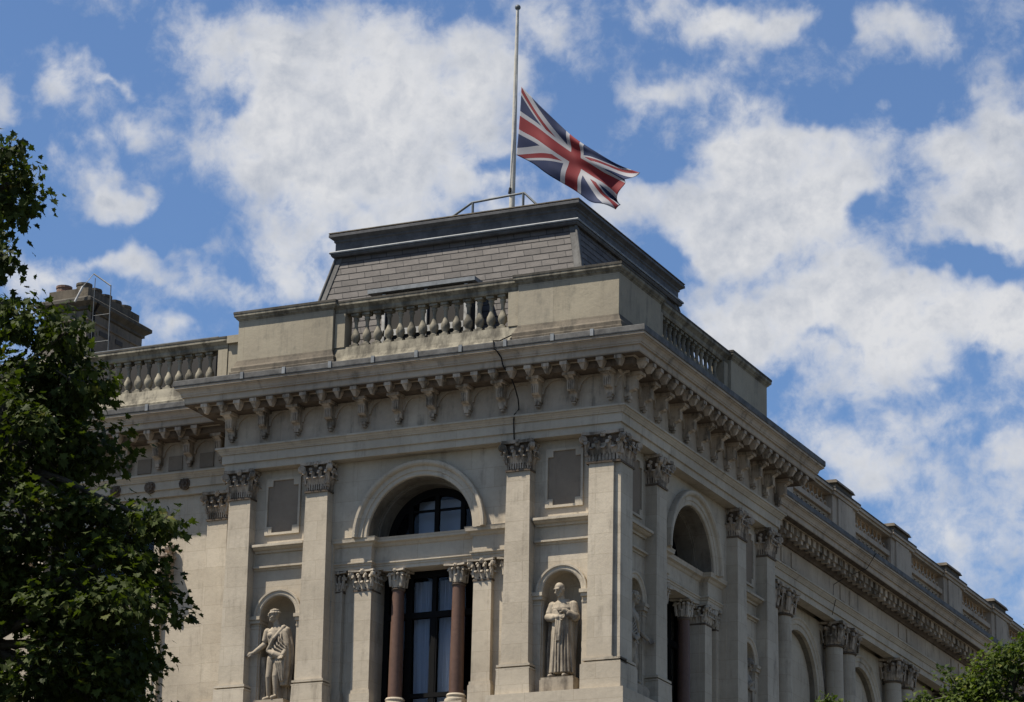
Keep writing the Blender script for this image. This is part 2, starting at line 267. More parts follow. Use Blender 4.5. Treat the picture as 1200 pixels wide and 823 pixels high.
def prism(bm, pts, conv0, conv1):                           # polygon pts mapped by two functions (near, far), closed
    a = [bm.verts.new(conv0(*p)) for p in pts]; b_ = [bm.verts.new(conv1(*p)) for p in pts]; n = len(pts)
    bm.faces.new(a); bm.faces.new(b_[::-1])
    for i in range(n): bm.faces.new((a[i], a[(i + 1) % n], b_[(i + 1) % n], b_[i]))
def prism_tess(bm, loops, near, far):                       # polygon with holes, extruded
    flat = [p for l in loops for p in l]
    tris = tessellate_polygon([[Vector((p[0], p[1], 0)) for p in l] for l in loops])
    a = [bm.verts.new(near(*p)) for p in flat]; b_ = [bm.verts.new(far(*p)) for p in flat]
    for t in tris:
        try: bm.faces.new([a[i] for i in t]); bm.faces.new([b_[i] for i in reversed(t)])
        except ValueError: pass
    k = 0
    for l in loops:
        n = len(l)
        for i in range(n): bm.faces.new((a[k + i], a[k + (i + 1) % n], b_[k + (i + 1) % n], b_[k + i]))
        k += n
def sweep(bm, prof, path):                                  # closed profile [(d,z)] along an XY path; outward = right of travel; mitred
    P = [Vector(p) for p in path]; n = len(P); rings = []
    for i in range(n):
        a = (P[i] - P[i - 1]).normalized() if i > 0 else (P[1] - P[0]).normalized()
        c = (P[i + 1] - P[i]).normalized() if i < n - 1 else a
        na = Vector((a.y, -a.x)); nc = Vector((c.y, -c.x)); s = (na + nc); s = s / (s.dot(na)) if s.length > 1e-6 else na
        rings.append([bm.verts.new((P[i].x + s.x * d, P[i].y + s.y * d, z)) for d, z in prof])
    m_ = len(prof)
    for i in range(n - 1):
        for j in range(m_):
            bm.faces.new((rings[i][j], rings[i][(j + 1) % m_], rings[i + 1][(j + 1) % m_], rings[i + 1][j]))
    for r, fl in ((rings[0], 1), (rings[-1], 0)):
        tr = tessellate_polygon([[Vector((d, z, 0)) for d, z in prof]])
        for t in tr:
            try: bm.faces.new([r[q] for q in (t if fl else t[::-1])])
            except ValueError: pass
def arc(cx, cz, r, a0, a1, n): return [(cx + r * math.cos(rad(a0 + (a1 - a0) * i / n)), cz + r * math.sin(rad(a0 + (a1 - a0) * i / n))) for i in range(n + 1)]
def lathe(bm, prof, c, n=16, sq=()):                        # prof [(r,z)], closed top and bottom
    rings = []
    for r, z in prof: rings.append([bm.verts.new((c[0] + r * math.cos(2 * math.pi * i / n), c[1] + r * math.sin(2 * math.pi * i / n), c[2] + z)) for i in range(n)])
    for a, b_ in zip(rings, rings[1:]):
        for i in range(n): bm.faces.new((a[i], a[(i + 1) % n], b_[(i + 1) % n], b_[i]))
    bm.faces.new(rings[0][::-1]); bm.faces.new(rings[-1])
def tube(bm, pts, rs, n=8):                                 # round bar through points
    pts = [Vector(p) for p in pts]; rings = []
    if isinstance(rs, (int, float)): rs = [rs] * len(pts)
    up = Vector((0, 0, 1))
    for i, p in enumerate(pts):
        d = (pts[min(i + 1, len(pts) - 1)] - pts[max(i - 1, 0)]).normalized()
        u = d.cross(up) if abs(d.z) < .95 else d.cross(Vector((0, 1, 0))); u.normalize(); v = d.cross(u)
        rings.append([bm.verts.new(p + u * rs[i] * math.cos(2 * math.pi * k / n) + v * rs[i] * math.sin(2 * math.pi * k / n)) for k in range(n)])
    for a, b_ in zip(rings, rings[1:]):
        for i in range(n): bm.faces.new((a[i], a[(i + 1) % n], b_[(i + 1) % n], b_[i]))
    bm.faces.new(rings[0][::-1]); bm.faces.new(rings[-1])
def arch_ring(bm, fr, c, zc, r0, prof, seg=28, leg=0):       # moulded archivolt: prof [(dr,d)] closed, swept round a half circle
    rings = []
    angs = [180 - 180 * i / seg for i in range(seg + 1)]
    def ring(a, dz=0):
        return [bm.verts.new(fr(c + (r0 + dr) * math.cos(rad(a)), d, zc + (r0 + dr) * math.sin(rad(a)) - dz)) for dr, d in prof]
    if leg: rings.append(ring(180, leg))
    for a in angs: rings.append(ring(a))
    if leg: rings.append(ring(0, leg))
    k = len(prof)
    for a, b_ in zip(rings, rings[1:]):
        for j in range(k): bm.faces.new((a[j], a[(j + 1) % k], b_[(j + 1) % k], b_[j]))
    bm.faces.new(rings[0]); bm.faces.new(rings[-1][::-1])

# ------------------------------------------------------------------ setting
def sheet(name, x0, x1, y0, y1, z, m):
    bm = NB(); n = 1
    vs = [bm.verts.new(p) for p in ((x0, y0, z), (x1, y0, z), (x1, y1, z), (x0, y1, z))]; bm.faces.new(vs)
    o = part(name, bm, m, keep=True); o['kind'] = 'structure'; return o
sheet('ground', -1500, 1500, -1500, 1500, GZ - .16, M['grass'])
sheet('road', -400, 400, -52, -7, GZ - .012, M['asphalt'])
def slab(name, x0, x1, y0, y1, z0, z1, m):
    bm = NB(); bmesh.ops.create_cube(bm, size=1)
    for v in bm.verts: v.co = Vector((x0 + (v.co.x + .5) * (x1 - x0), y0 + (v.co.y + .5) * (y1 - y0), z0 + (v.co.z + .5) * (z1 - z0)))
    o = part(name, bm, m); o['kind'] = 'structure'; return o
slab('road_bed', -400, 400, -52.01, -6.99, GZ - .15, GZ - .02, M['asphalt'])
slab('pavement', -400, 60, -6.9, -.9, GZ - .15, GZ + .11, M['paving'])
slab('pavement', 2.0, 9, -.8, 90, GZ - .15, GZ + .1, M['paving'])
bm = NB()
for k in range(-30, 30):
    x = k * 6; vs = [bm.verts.new(p) for p in ((x, -44.1, GZ - .004), (x + 3, -44.1, GZ - .004), (x + 3, -43.9, GZ - .004), (x, -43.9, GZ - .004))]; bm.faces.new(vs)
o = part('road_marking', bm, M['paint'], keep=True); o['kind'] = 'structure'

# ------------------------------------------------------------------ the building
B = empty('government_building', (-5, 5, GZ), 'grand pale stone government building with corner pavilion, arched windows, balustrades and mansard roof', 'building')

# ---- entablatures swept along the walls
ARCHI = [(-.32, .80), (0, .80), (0, .965), (.05, .97), (.05, 1.175), (.085, 1.18), (.085, 1.20), (.10, 1.215), (.15, 1.29), (.18, 1.30), (.18, 1.34), (.03, 1.36), (-.32, 1.36)]
FRIEZE = [(-.33, 1.362), (.02, 1.362), (.02, 2.30), (-.33, 2.30)]
CORN = [(-.3, 2.302), (.50, 2.302), (.50, 2.272), (.56, 2.272), (.56, 2.306), (.72, 2.306), (.74, 2.33), (.74, 2.455), (.79, 2.46), (.79, 2.495), (.805, 2.50), (.815, 2.55), (.85, 2.60), (.885, 2.615), (.885, 2.635), (.92, 2.64), (.92, 2.69), (-.3, 2.69)]
BED = [(-.1, 2.12), (.45, 2.12), (.47, 2.14), (.5, 2.20), (.5, 2.265), (-.1, 2.265)]
LEAD = [(-.3, 2.693), (.937, 2.693), (.945, 2.72), (.945, 2.83), (.92, 2.845), (.1, 3.12), (-.3, 3.12)]
PAV = [(-10, 4.2), (-10, 0), (0, 0), (0, 10), (-4, 10)]
LW = [(-34, 1.45), (-9.85, 1.45)]
RW = [(-1.8, 9.8), (-1.8, 62)]
def sweep_part(name, prof, path, m, smooth=0):
    bm = NB(); sweep(bm, prof, path); return part(name, bm, m, B, smooth=smooth)
for path in (PAV, LW, RW):
    sweep_part('architrave', ARCHI, path, M['stone'])
    sweep_part('frieze', FRIEZE, path, M['ent'] if path is not PAV else M['ent'])
    sweep_part('cornice', CORN, path, M['ent']); sweep_part('soffit', [(.1, 2.28), (.735, 2.288), (.735, 2.3005), (.1, 2.3005)], path, M['soot_shade'])  # added soffit slab, its dark colour deepens the shade under the cornice
    sweep_part('lead_flashing', LEAD, path, M['lead'])
for path in (PAV, LW): sweep_part('bed_moulding', BED, path, M['soot_shade'])
sweep_part('bed_moulding', [(-.1, 1.94), (.08, 1.94), (.11, 1.98), (.17, 2.02), (.2, 2.06), (.2, 2.10), (.25, 2.13), (.25, 2.26), (-.1, 2.26)], RW, M['soot_shade'])

# ---- dentil brackets: little pendent blocks under the corona
def pendant(bm, fr, t, w=.17):
    h = w / 2
    box(bm, fr, t - h, t + h, .45, .72, 2.20, 2.304)
    # tapering drop
    vs = [bm.verts.new(fr(*p)) for p in ((t - h * .85, .48, 2.20), (t + h * .85, .48, 2.20), (t + h * .85, .70, 2.20), (t - h * .85, .70, 2.20), (t - h * .3, .53, 2.07), (t + h * .3, .53, 2.07), (t + h * .3, .63, 2.07), (t - h * .3, .63, 2.07))]
    for f in ((0, 1, 2, 3), (7, 6, 5, 4), (0, 4, 5, 1), (1, 5, 6, 2), (2, 6, 7, 3), (3, 7, 4, 0)): bm.faces.new([vs[i] for i in f])
flocal = lambda t, d, z: Vector((t, -d, z - 2.07))
bm = NB(); pendant(bm, flocal, 0); dn0 = part('dentil', bm, M['carve'], B, origin=(0, 0, 0)); spots = []
for k in range(-12, 13): spots += [((-5 - .435 * k, 0), 0), ((0, 5 + .435 * k), math.pi / 2)]
for k in range(9): spots.append(((-11.35 - .435 * k, 1.45), 0))
for i, ((x, y), rz) in enumerate(spots):
    if i == 0: dn0.location = Vector((x, y, 2.07)) - WORLD[B.name]; dn0.rotation_euler = (0, 0, rz)
    else: place(dn0, B, (x, y, 2.07), rz)
def block_dentil(bm, fr, t): box(bm, fr, t - .12, t + .12, .2, .50, 2.09, 2.304); box(bm, fr, t - .08, t + .08, .24, .45, 1.98, 2.09)
bm = NB(); block_dentil(bm, flocal, 0); dn1 = part('dentil', bm, M['carve'], B, origin=(0, 0, 0))
for k in range(41):
    loc = (-1.8, 11.2 + .44 * k, 2.07)
    if k == 0: dn1.location = Vector(loc) - WORLD[B.name]; dn1.rotation_euler = (0, 0, math.pi / 2); WORLD[dn1.name] = Vector(loc)
    else: place(dn1, B, loc, math.pi / 2)
bm = NB()                                                   # the remaining, smallest-looking ones of both wings
for k in range(41, 112): block_dentil(bm, frightw, 11.2 + .44 * k)
for k in range(9, 46): pendant(bm, fleftw, 11.35 + .435 * k)
o = part('far_dentils', bm, M['carve'], B); o['kind'] = 'stuff'

# ---- modillions (scrolled consoles) and the little arcade behind them
MOD = [(0, 2.12), (.40, 2.12), (.40, 2.04), (.37, 2.01), (.32, 1.99), (.29, 1.96), (.28, 1.90), (.28, 1.76), (.25, 1.73), (.18, 1.72), (.14, 1.69), (.14, 1.62), (.12, 1.59), (.06, 1.57), (0, 1.59)]
def modillion_mesh():
    bm = NB(); hw = .09
    prism(bm, MOD, lambda d, z: Vector((-hw, -d, z - 2.12)), lambda d, z: Vector((hw, -d, z - 2.12)))
    fr = lambda t, d, z: Vector((t, -d, z - 2.12))
    box(bm, fr, -.15, .15, 0, .44, 2.05, 2.118)                         # cap slab
    for k in (-.066, -.022, .022, .066): box(bm, fr, k - .012, k + .012, .24, .302, 1.76, 1.95)   # flutes
    box(bm, fr, -.055, .055, .03, .165, 1.52, 1.60)                       # guttae
    lathe(bm, [(.01, -.02), (.05, 0), (.055, .03), (.03, .06)], (0, -.10, 1.47 - 2.12), 8)
    return bm
mods = []
mod0 = part('modillion', modillion_mesh(), M['carve'], B, origin=(0, 0, 0))
first = True
def put_mod(x, y, rz):
    global first
    if first: mod0.location = Vector((x, y, 2.12)) - WORLD[B.name]; mod0.rotation_euler = (0, 0, rz); first = False
    else: place(mod0, B, (x, y, 2.12), rz)
MP = [5 + .87 * (k + .5) for k in range(-6, 6)]
for t in MP: put_mod(-t, 0, 0)
for t in MP: put_mod(0, t, math.pi / 2)
MPL = [10.915 + .87 * k for k in range(14)]
for t in MPL: put_mod(-t, 1.45, 0)
def arcade(fr, pts, pitch, d1, z0=1.775, ext=None):
    bm = NB(); r = (pitch - .26) / 2
    a, b_ = pts[0] - pitch / 2, pts[-1] + pitch / 2
    loop = [(a, 2.115)]
    for i, t in enumerate(pts):
        # pier under the modillion, arch between
        if i == 0: loop += [(a, z0 + r)]
        seg = [(t - .13 - r + r * math.cos(rad(q)), z0 + r * math.sin(rad(q))) for q in range(90, -1, -15)]
        loop += seg[1:]
        loop += [(t + .13 + r - r * math.cos(rad(q)), z0 + r * math.sin(rad(q))) for q in range(0, 91, 15)]
    loop += [(b_, 2.115)]
    # drop doubled points
    out = []
    for p in loop:
        if not out or (abs(p[0] - out[-1][0]) + abs(p[1] - out[-1][1])) > 1e-4: out.append(p)
    prism_tess(bm, [out], lambda t, z: fr(t, 0.015, z), lambda t, z: fr(t, d1, z))
    return bm
part('corbel_arcade', arcade(ffront, MP, .87, .075), M['ent'], B)
part('corbel_arcade', arcade(fright, MP, .87, .075), M['ent'], B)
part('corbel_arcade', arcade(fleftw, MPL, .87, .075), M['ent'], B)
for t in [p + .435 for p in MPL]:
    bm = NB(); box(bm, fleftw, t - .19, t + .19, .0, .045, 1.42, 1.78); part('frieze_panel', bm, M['panel'], B)
for i in range(9):                                                    # carved roundels on the wing's architrave
    bm = NB(); t = 11.92 + .97 * i
    def rp(r, d): return [(r * math.cos(2 * math.pi * k / 16), r * math.sin(2 * math.pi * k / 16)) for k in range(16)]
    for r, d0, d1 in ((.15, 0, .075), (.10, .05, .11), (.045, .1, .14)):
        prism(bm, rp(r, 0), lambda a, c, d0=d0: fleftw(t + a, d0, 1.06 + c), lambda a, c, d1=d1: fleftw(t + a, d1, 1.06 + c))
    for k in range(8):
        a = 2 * math.pi * k / 8; prism(bm, [(.095 * math.cos(a) + .026 * math.cos(2 * math.pi * j / 6), .095 * math.sin(a) + .026 * math.sin(2 * math.pi * j / 6)) for j in range(6)], lambda p, q: fleftw(t + p, .06, 1.06 + q), lambda p, q: fleftw(t + p, .125, 1.06 + q))
    part('roundel', bm, M['soot_shade'], B)
for t in (15.3, 16.1, 20.1, 20.9, 25.35, 26.15, 30.6, 31.4, 35.8, 36.6, 41, 41.8):
    bm = NB(); box(bm, frightw, t - .2, t + .2, .01, .05, 1.45, 1.86); part('frieze_panel', bm, M['ent'], B)

# ---- walls
def rect(a, b_, c, d): return [(a, c), (b_, c), (b_, d), (a, d)]
def arch_open(c, r, zs, zb, n=24): return [(c - r, zb), (c + r, zb)] + arc(c, zs, r, 0, 180, n)
def pav_wall(fr):
    bm = NB()
    # lower zone: opening between jamb pilasters; upper: arch; niches with round heads
    loops = [[(.15, -7.6), (2.8, -7.6)] + [(2.8, -1.10), (5 - 1.32, -1.10)] + arc(5, -1.02, 1.32, 180, 0, 28) + [(5 + 1.32, -1.10), (7.2, -1.10), (7.2, -7.6), (9.85, -7.6), (9.85, .81), (.15, .81)]]
    for c in (1.46, 8.54): loops.append(arch_open(c, .46, -2.66, -4.93, 16))
    prism_tess(bm, loops, lambda t, z: fr(t, -.30, z), lambda t, z: fr(t, -.62, z))
    return bm
for fr in (ffront, fright): part('wall', pav_wall(fr), M['stone'], B)
def niche_shell(bm, fr, c, r, zs, zb, d0, depth):
    # half round recess with quarter-sphere head
    n, rows = 12, []
    for z in (zb, zs): rows.append([(c - r * math.cos(math.pi * i / n), d0 - r * math.sin(math.pi * i / n) * depth, z) for i in range(n + 1)])
    for k in range(1, 8):
        e = math.pi / 2 * k / 8; rr = r * math.cos(e); rows.append([(c - rr * math.cos(math.pi * i / n), d0 - rr * math.sin(math.pi * i / n) * depth, zs + r * math.sin(e)) for i in range(n + 1)])
    vr = [[bm.verts.new(fr(*p)) for p in row] for row in rows]
    for a, b_ in zip(vr, vr[1:]):
        for i in range(n): bm.faces.new((a[i], a[i + 1], b_[i + 1], b_[i]))
    top = bm.verts.new(fr(c, d0, zs + r))
    for i in range(n): bm.faces.new((vr[-1][i], vr[-1][i + 1], top))
    bot = bm.verts.new(fr(c, d0, zb))
    for i in range(n): bm.faces.new((vr[0][i], vr[0][i + 1], bot))
for fr in (ffront, fright):
    for c in (1.46, 8.54):
        bm = NB(); niche_shell(bm, fr, c, .475, -2.66, -4.935, -.45, 1.0); part('niche', bm, M['stone'], B, smooth=50)
        bm = NB(); arch_ring(bm, fr, c, -2.66, .46, [(0, -.29), (0, -.24), (.03, -.225), (.09, -.225), (.11, -.2), (.15, -.2), (.15, -.29)], 20)
        part('niche_arch', bm, M['stone'], B)
        bm = NB()                                                        # impost caps either side of the niche
        for s in (-1, 1):
            e = c + s * .60
            box(bm, fr, e - .16, e + .16, -.6, -.17, -2.74, -2.66); box(bm, fr, e - .15, e + .13, -.59, -.2, -2.82, -2.742)
            box(bm, fr, e - .11, e + .11, -.6, -.255, -4.94, -2.82); box(bm, fr, e - .125, e + .125, -.5, -.24, -2.94, -2.90)
        part('niche_impost', bm, M['stone'], B)
# corner pier, notched so the two end pilasters meet in a re-entrant angle
bm = NB(); prism(bm, [(-.70, .03), (-.18, .03), (-.18, .09), (-.03, .09), (-.03, .70), (-.5, .70), (-.70, .5)], lambda x, y: Vector((x, y, -7.6)), lambda x, y: Vector((x, y, .81)))
part('corner_pier', bm, M['stone'], B)
# left return wall, back walls and lower storeys
def solid(name, x0, x1, y0, y1, z0, z1, m, parent=B, tt=0):
    bm = NB(); box(bm, lambda a, b_, c: Vector((a, b_, c)), x0, x1, y0, y1, z0, z1, tt=tt); return part(name, bm, m, parent)
solid('return_wall', -9.95, -9.68, .35, 4.2, -7.6, .81, M['stone'])
solid('lower_storey', -9.9, -.1, .1, 9.9, GZ, -7.61, M['stone'])
solid('attic_core', -9.7, -.3, .62, 9.7, .82, 3.05, M['stone'])
solid('room_wall', -9.6, -.9, 4.2, 4.4, -7.6, .8, M['room'])
solid('room_wall', -5.2, -4.9, 4.4, 9.3, -7.6, .8, M['room'])
solid('room_ceiling', -9.6, -.9, .95, 9.4, .3, .5, M['room'])
solid('room_floor', -9.6, -.7, .7, 9.4, -7.6, -7.45, M['room'])

# ---- string courses, sunk panels
for fr in (ffront, fright):
    for a, b_ in ((.78, 2.12), (7.88, 9.22)):
        bm = NB()
        pr = [(-.31, -1.17), (-.25, -1.17), (-.235, -1.125), (-.17, -1.11), (-.12, -1.08), (-.12, -1.065), (-.07, -1.06), (-.07, -1.0), (-.31, -.98)]
        prism(bm, pr, lambda d, z: fr(a, d, z), lambda d, z: fr(b_, d, z)); part('string_course', bm, M['stone'], B)
        bm = NB(); pr = [(-.31, -1.58), (-.27, -1.58), (-.26, -1.54), (-.19, -1.53), (-.19, -1.49), (-.31, -1.50)]
        prism(bm, pr, lambda d, z: fr(a, d, z), lambda d, z: fr(b_, d, z)); part('string_course', bm, M['stone'], B)
        c = (a + b_) / 2 - (.06 if a < 5 else -.06) * 0
        w_, z0, z1 = .40, -.70, .54; n_ = .13
        cross = [(c - w_ + n_, z0), (c + w_ - n_, z0), (c + w_ - n_, z0 + .14), (c + w_, z0 + .14), (c + w_, z1 - .14), (c + w_ - n_, z1 - .14), (c + w_ - n_, z1), (c - w_ + n_, z1), (c - w_ + n_, z1 - .14), (c - w_, z1 - .14), (c - w_, z0 + .14), (c - w_ + n_, z0 + .14)]
        pf = NB(); e = .055
        prism_tess(pf, [[(c - w_ - e, z0 - e), (c + w_ + e, z0 - e), (c + w_ + e, z1 + e), (c - w_ - e, z1 + e)], cross], lambda t, z: fr(t, -.25, z), lambda t, z: fr(t, -.31, z))
        fo = part('panel_frame', pf, M['stone'], B)
        pb = NB(); prism(pb, [(p[0], p[1]) for p in rect(c - w_ - .02, c + w_ + .02, z0 - .02, z1 + .02)], lambda t, z: fr(t, -.286, z), lambda t, z: fr(t, -.305, z))
        part('stone_panel', pb, M['panel'], fo)

# ---- capitals
def leaf_strip(bm, base, out, side, w_, h, bulge, curl):
    n = 7; rows = []
    for i in range(n + 1):
        s = i / n
        if s < .75: o_ = bulge * .35 * s / .75 + .01; z = h * s / .75 * .98
        else: q = (s - .75) / .25; o_ = bulge * .35 + bulge * .65 * math.sin(q * 1.4); z = h * (.98 + .06 * math.sin(q * 3.14) - .16 * q * q * curl)
        ww = w_ * (1 - .25 * s) * (1 if s < .9 else .6) * (1 + .18 * (i % 2)); t = .022
        c = base + out * o_ + Vector((0, 0, z))
        rows.append([c - side * ww / 2, c + out * .02, c + side * ww / 2, c + side * ww / 2 - out * t * 1.4, c - out * t, c - side * ww / 2 - out * t * 1.4])
    vr = [[bm.verts.new(p) for p in r] for r in rows]
    for a, b_ in zip(vr, vr[1:]):
        for i in range(6): bm.faces.new((a[i], a[(i + 1) % 6], b_[(i + 1) % 6], b_[i]))
    bm.faces.new(vr[0][::-1]); bm.faces.new(vr[-1])
def capital_mesh(W, D, H, round_=False):
    """a leafy capital: W wide, D deep, H high, standing on z = 0, centred on x = y = 0"""
    bm = NB(); hw, hd = W / 2, D / 2
    Z = lambda a, b_, c: Vector((a, b_, c))
    def mark():
        for f in bm.faces: f.material_index = 1
    if round_:
        lathe(bm, [(hw * .98, -.05), (hw * 1.10, -.02), (hw * .95, 0), (hw * .88, .03), (hw * .88, H * .6), (hw * 1.12, H * .86)], (0, 0, 0), 20)
    else:
        box(bm, Z, -hw * 1.07, hw * 1.07, -hd * 1.07, hd * 1.07, -.055, -.015)
        box(bm, Z, -hw * .93, hw * .93, -hd * .93, hd * .93, -.014, H * .62)
        box(bm, Z, -hw * .97, hw * .97, -hd * .97, hd * .97, H * .62, H * .87, tt=-.05, dt=-.05)
    mark()
    if not round_ and W > .5:
        for f0 in range(9):
            x = -hw * .84 + f0 * hw * .21
            for sgn in (-1, 1): box(bm, Z, x - hw * .055, x + hw * .055, min(sgn * hd * .9, sgn * hd * 1.03), max(sgn * hd * .9, sgn * hd * 1.03), .0, .16); box(bm, lambda a, b_, c: Vector((b_, a, c)), x - hw * .055, x + hw * .055, min(sgn * hd * .9, sgn * hd * 1.03), max(sgn * hd * .9, sgn * hd * 1.03), .0, .16)
    faces = [(Vector((0, -1, 0)), Vector((1, 0, 0)), hd, hw), (Vector((1, 0, 0)), Vector((0, 1, 0)), hw, hd), (Vector((-1, 0, 0)), Vector((0, -1, 0)), hw, hd), (Vector((0, 1, 0)), Vector((-1, 0, 0)), hd, hw)]
    if round_:
        for row, (nn, off, h, wl) in enumerate(((8, 0, .40, .62), (8, .5, .66, .55))):
            for k in range(nn):
                a = 2 * math.pi * (k + off) / nn; o_ = Vector((math.cos(a), math.sin(a), 0)); sd_ = Vector((-math.sin(a), math.cos(a), 0))
                leaf_strip(bm, o_ * hw * .88 + Vector((0, 0, .02 + row * .05)), o_, sd_, hw * wl, H * h, hw * .42, 1)
    else:
        for out, side, off, half in faces:
            nb = 3 if half > .2 else 2
            for k in range(nb):
                x = (k - (nb - 1) / 2) * 2 * half / nb; leaf_strip(bm, out * off * .93 + side * x + Vector((0, 0, .13 if W > .5 else 0)), out, side, 2 * half / nb * .66, H * .26 if W > .5 else H * .4, min(.14, half * .5), 1.6)
            for k in range(nb - 1 + 2):
                x = (k - nb / 2) * 2 * half / nb; leaf_strip(bm, out * off * .93 + side * x + Vector((0, 0, .13 if W > .5 else .04)), out, side, 2 * half / nb * .5, H * .46 if W > .5 else H * .62, min(.17, half * .6), 1.6)
    # corner volutes
    for sx in (-1, 1):
        for sy in (-1, 1):
            dg = Vector((sx, sy, 0)).normalized(); kv = min(1, W / .56); pt = Vector((sx * hw * 1.0, sy * hd * 1.0, H * .74)) + dg * (.11 if not round_ else .0) * kv
            ax = Vector((-dg.y, dg.x, 0))
            for r, th in ((.085 * kv, .045 * kv), (.05 * kv, .065 * kv)):
                n = 12; a = []; b2 = []
                for i in range(n):
                    q = 2 * math.pi * i / n; p = pt + dg * r * math.cos(q) + Vector((0, 0, r * math.sin(q))); a.append(bm.verts.new(p + ax * th)); b2.append(bm.verts.new(p - ax * th))
                bm.faces.new(a); bm.faces.new(b2[::-1])
                for i in range(n): bm.faces.new((a[i], a[(i + 1) % n], b2[(i + 1) % n], b2[i]))
            leaf_strip(bm, Vector((sx * hw * .9, sy * hd * .9, H * .1)), dg, ax, .12 * kv, H * .6, .16 * kv, .6)
    # abacus with concave sides and a central boss
    e = .12; pts = []
    for k in range(4):
        a, b_ = [(-1, -1), (1, -1), (1, 1), (-1, 1)][k], [(1, -1), (1, 1), (-1, 1), (-1, -1)][k]
        A = Vector((a[0] * (hw + e), a[1] * (hd + e))); Bv = Vector((b_[0] * (hw + e), b_[1] * (hd + e))); d_ = (Bv - A).normalized(); nrm = Vector((d_.y, -d_.x))
        for s, dip in ((.04, 0), (.2, .035), (.38, .055), (.62, .055), (.8, .035), (.96, 0)): q = A + (Bv - A) * s - nrm * dip; pts.append((q.x, q.y))
    prism(bm, pts, lambda x, y: Vector((x, y, H * .88)), lambda x, y: Vector((x, y, H - .012)))
    for out, side, off, half in faces:
        for k in range(6):
            a = 2 * math.pi * k / 6; c = out * (off + .06) + side * math.cos(a) * .045 * min(1, W / .5) + Vector((0, 0, H * .90 + math.sin(a) * .045 * min(1, W / .5))); bmesh.ops.create_icosphere(bm, subdivisions=1, radius=.04 * min(1, W / .5), matrix=Matrix.Translation(c))
        bmesh.ops.create_icosphere(bm, subdivisions=1, radius=.04, matrix=Matrix.Translation(out * (off + .085) + Vector((0, 0, H * .90))))
        for x in (-.45, .45):
            bmesh.ops.create_icosphere(bm, subdivisions=1, radius=.05 * min(1, W / .5), matrix=Matrix.Translation(out * (off + .07) + side * half * x + Vector((0, 0, H * .72))))
    for v in bm.verts: v.co += Vector((noise.noise(v.co * 23), noise.noise(v.co * 23 + Vector((9, 0, 0))), noise.noise(v.co * 23 + Vector((0, 9, 0))))) * .008
    return bm

# ---- pilasters: tapered shaft with base block, leafy capital
CAPS = {}
def capital(key, W, D, H, parent, loc, rz=0, round_=False):
    mt = M['carvelight'] if key in ('col', 'jamb', 'strip') else M['carve']
    if key not in CAPS:
        CAPS[key] = part('capital', capital_mesh(W, D, H, round_), mt, parent, origin=(0, 0, 0), smooth=35); CAPS[key].data.materials.append(M['soot_shade'])  # second slot darkens the bell: shade between the leaves put into its colour
        o = CAPS[key]; o.location = Vector(loc) - WORLD[parent.name]; o.rotation_euler = (0, 0, rz); WORLD[o.name] = Vector(loc); return o
    return place(CAPS[key], parent, loc, rz)
def pilaster(fr, t, w0=.66, w1=.56, d=0, zb=-4.27, zt=.14, deep=.3, zfoot=-4.95, capkey='pil', capH=.66, fw=.82, proj=.09):
    bm = NB()
    box(bm, fr, t - w0 / 2, t + w0 / 2, d - deep, d - .0, zb, zt, tt=(w0 - w1) / 2, dt=.02)
    o = part('pilaster', bm, M['stone'], B)
    bm = NB(); h = w0 / 2
    pr = [(0, 0), (.02, .0)]
    box(bm, fr, t - h - .025, t + h + .025, d - deep, d + .025, zb + .0, zb + .03)
    box(bm, fr, t - h - .07, t + h + .07, d - deep, d + .07, zb - .05, zb - .001)
    box(bm, fr, t - h - .015, t + h + .015, d - deep, d + .012, zb - .085, zb - .051)
    box(bm, fr, t - h - .075, t + h + .075, d - deep, d + .08, zb - .12, zb - .086)
    box(bm, fr, t - fw / 2, t + fw / 2, d - deep, d + proj, zfoot, zb - .122, tt=.02, dt=.01)
    part('pilaster_base', bm, M['stone'], o)
    cc_ = fr(t, d - .28, zt)
    rz = 0 if fr in (ffront, fleftw) else math.pi / 2
    capital(capkey, .56, .56, capH, o, cc_, rz)
    return o
for fr in (ffront, fright):
    for t in (2.46, 7.54, 9.56): pilaster(fr, t)
# corner pilasters
for fr in (ffront, fright):
    bm = NB(); box(bm, fr, .16 if fr is ffront else .08, .75, -.3, 0, -4.27, .14, tt=0, dt=.015); o = part('pilaster', bm, M['stone'], B)
    bm = NB(); box(bm, fr, .12 if fr is ffront else .06, .79, -.3, .03, -4.27, -4.24); box(bm, fr, -.07, .82, -.3, .07, -4.32, -4.271); box(bm, fr, .0, .765, -.3, .012, -4.355, -4.321); box(bm, fr, -.08, .83, -.3, .08, -4.391, -4.356); part('pilaster_base', bm, M['stone'], o)
    if fr is ffront:
        CAPS['corner'] = None; del CAPS['corner']
        capital('corner', .78, .78, .66, o, (-.40, .40, .14), 0)
bm = NB(); prism(bm, [(-.86, .3), (-.86, -.09), (.09, -.09), (.09, .86), (-.3, .86), (-.3, .3)], lambda x, y: Vector((x, y, -4.95)), lambda x, y: Vector((x, y, -4.392)))
part('corner_pedestal', bm, M['stone'], B)
# projecting plinth under each pair of pilasters
bm = NB(); prism(bm, [(-3.05, .6), (-3.05, -.2), (.2, -.2), (.2, 3.05), (-.6, 3.05), (-.6, .6)], lambda x, y: Vector((x, y, -7.6)), lambda x, y: Vector((x, y, -4.952)))
part('plinth_course', bm, M['stone'], B)
bm = NB(); box(bm, ffront, 6.95, 10.15, -.6, .2, -7.6, -4.952); part('plinth_course', bm, M['stone'], B)
bm = NB(); box(bm, fright, 6.95, 10.15, -.6, .2, -7.6, -4.952); part('plinth_course', bm, M['stone'], B)

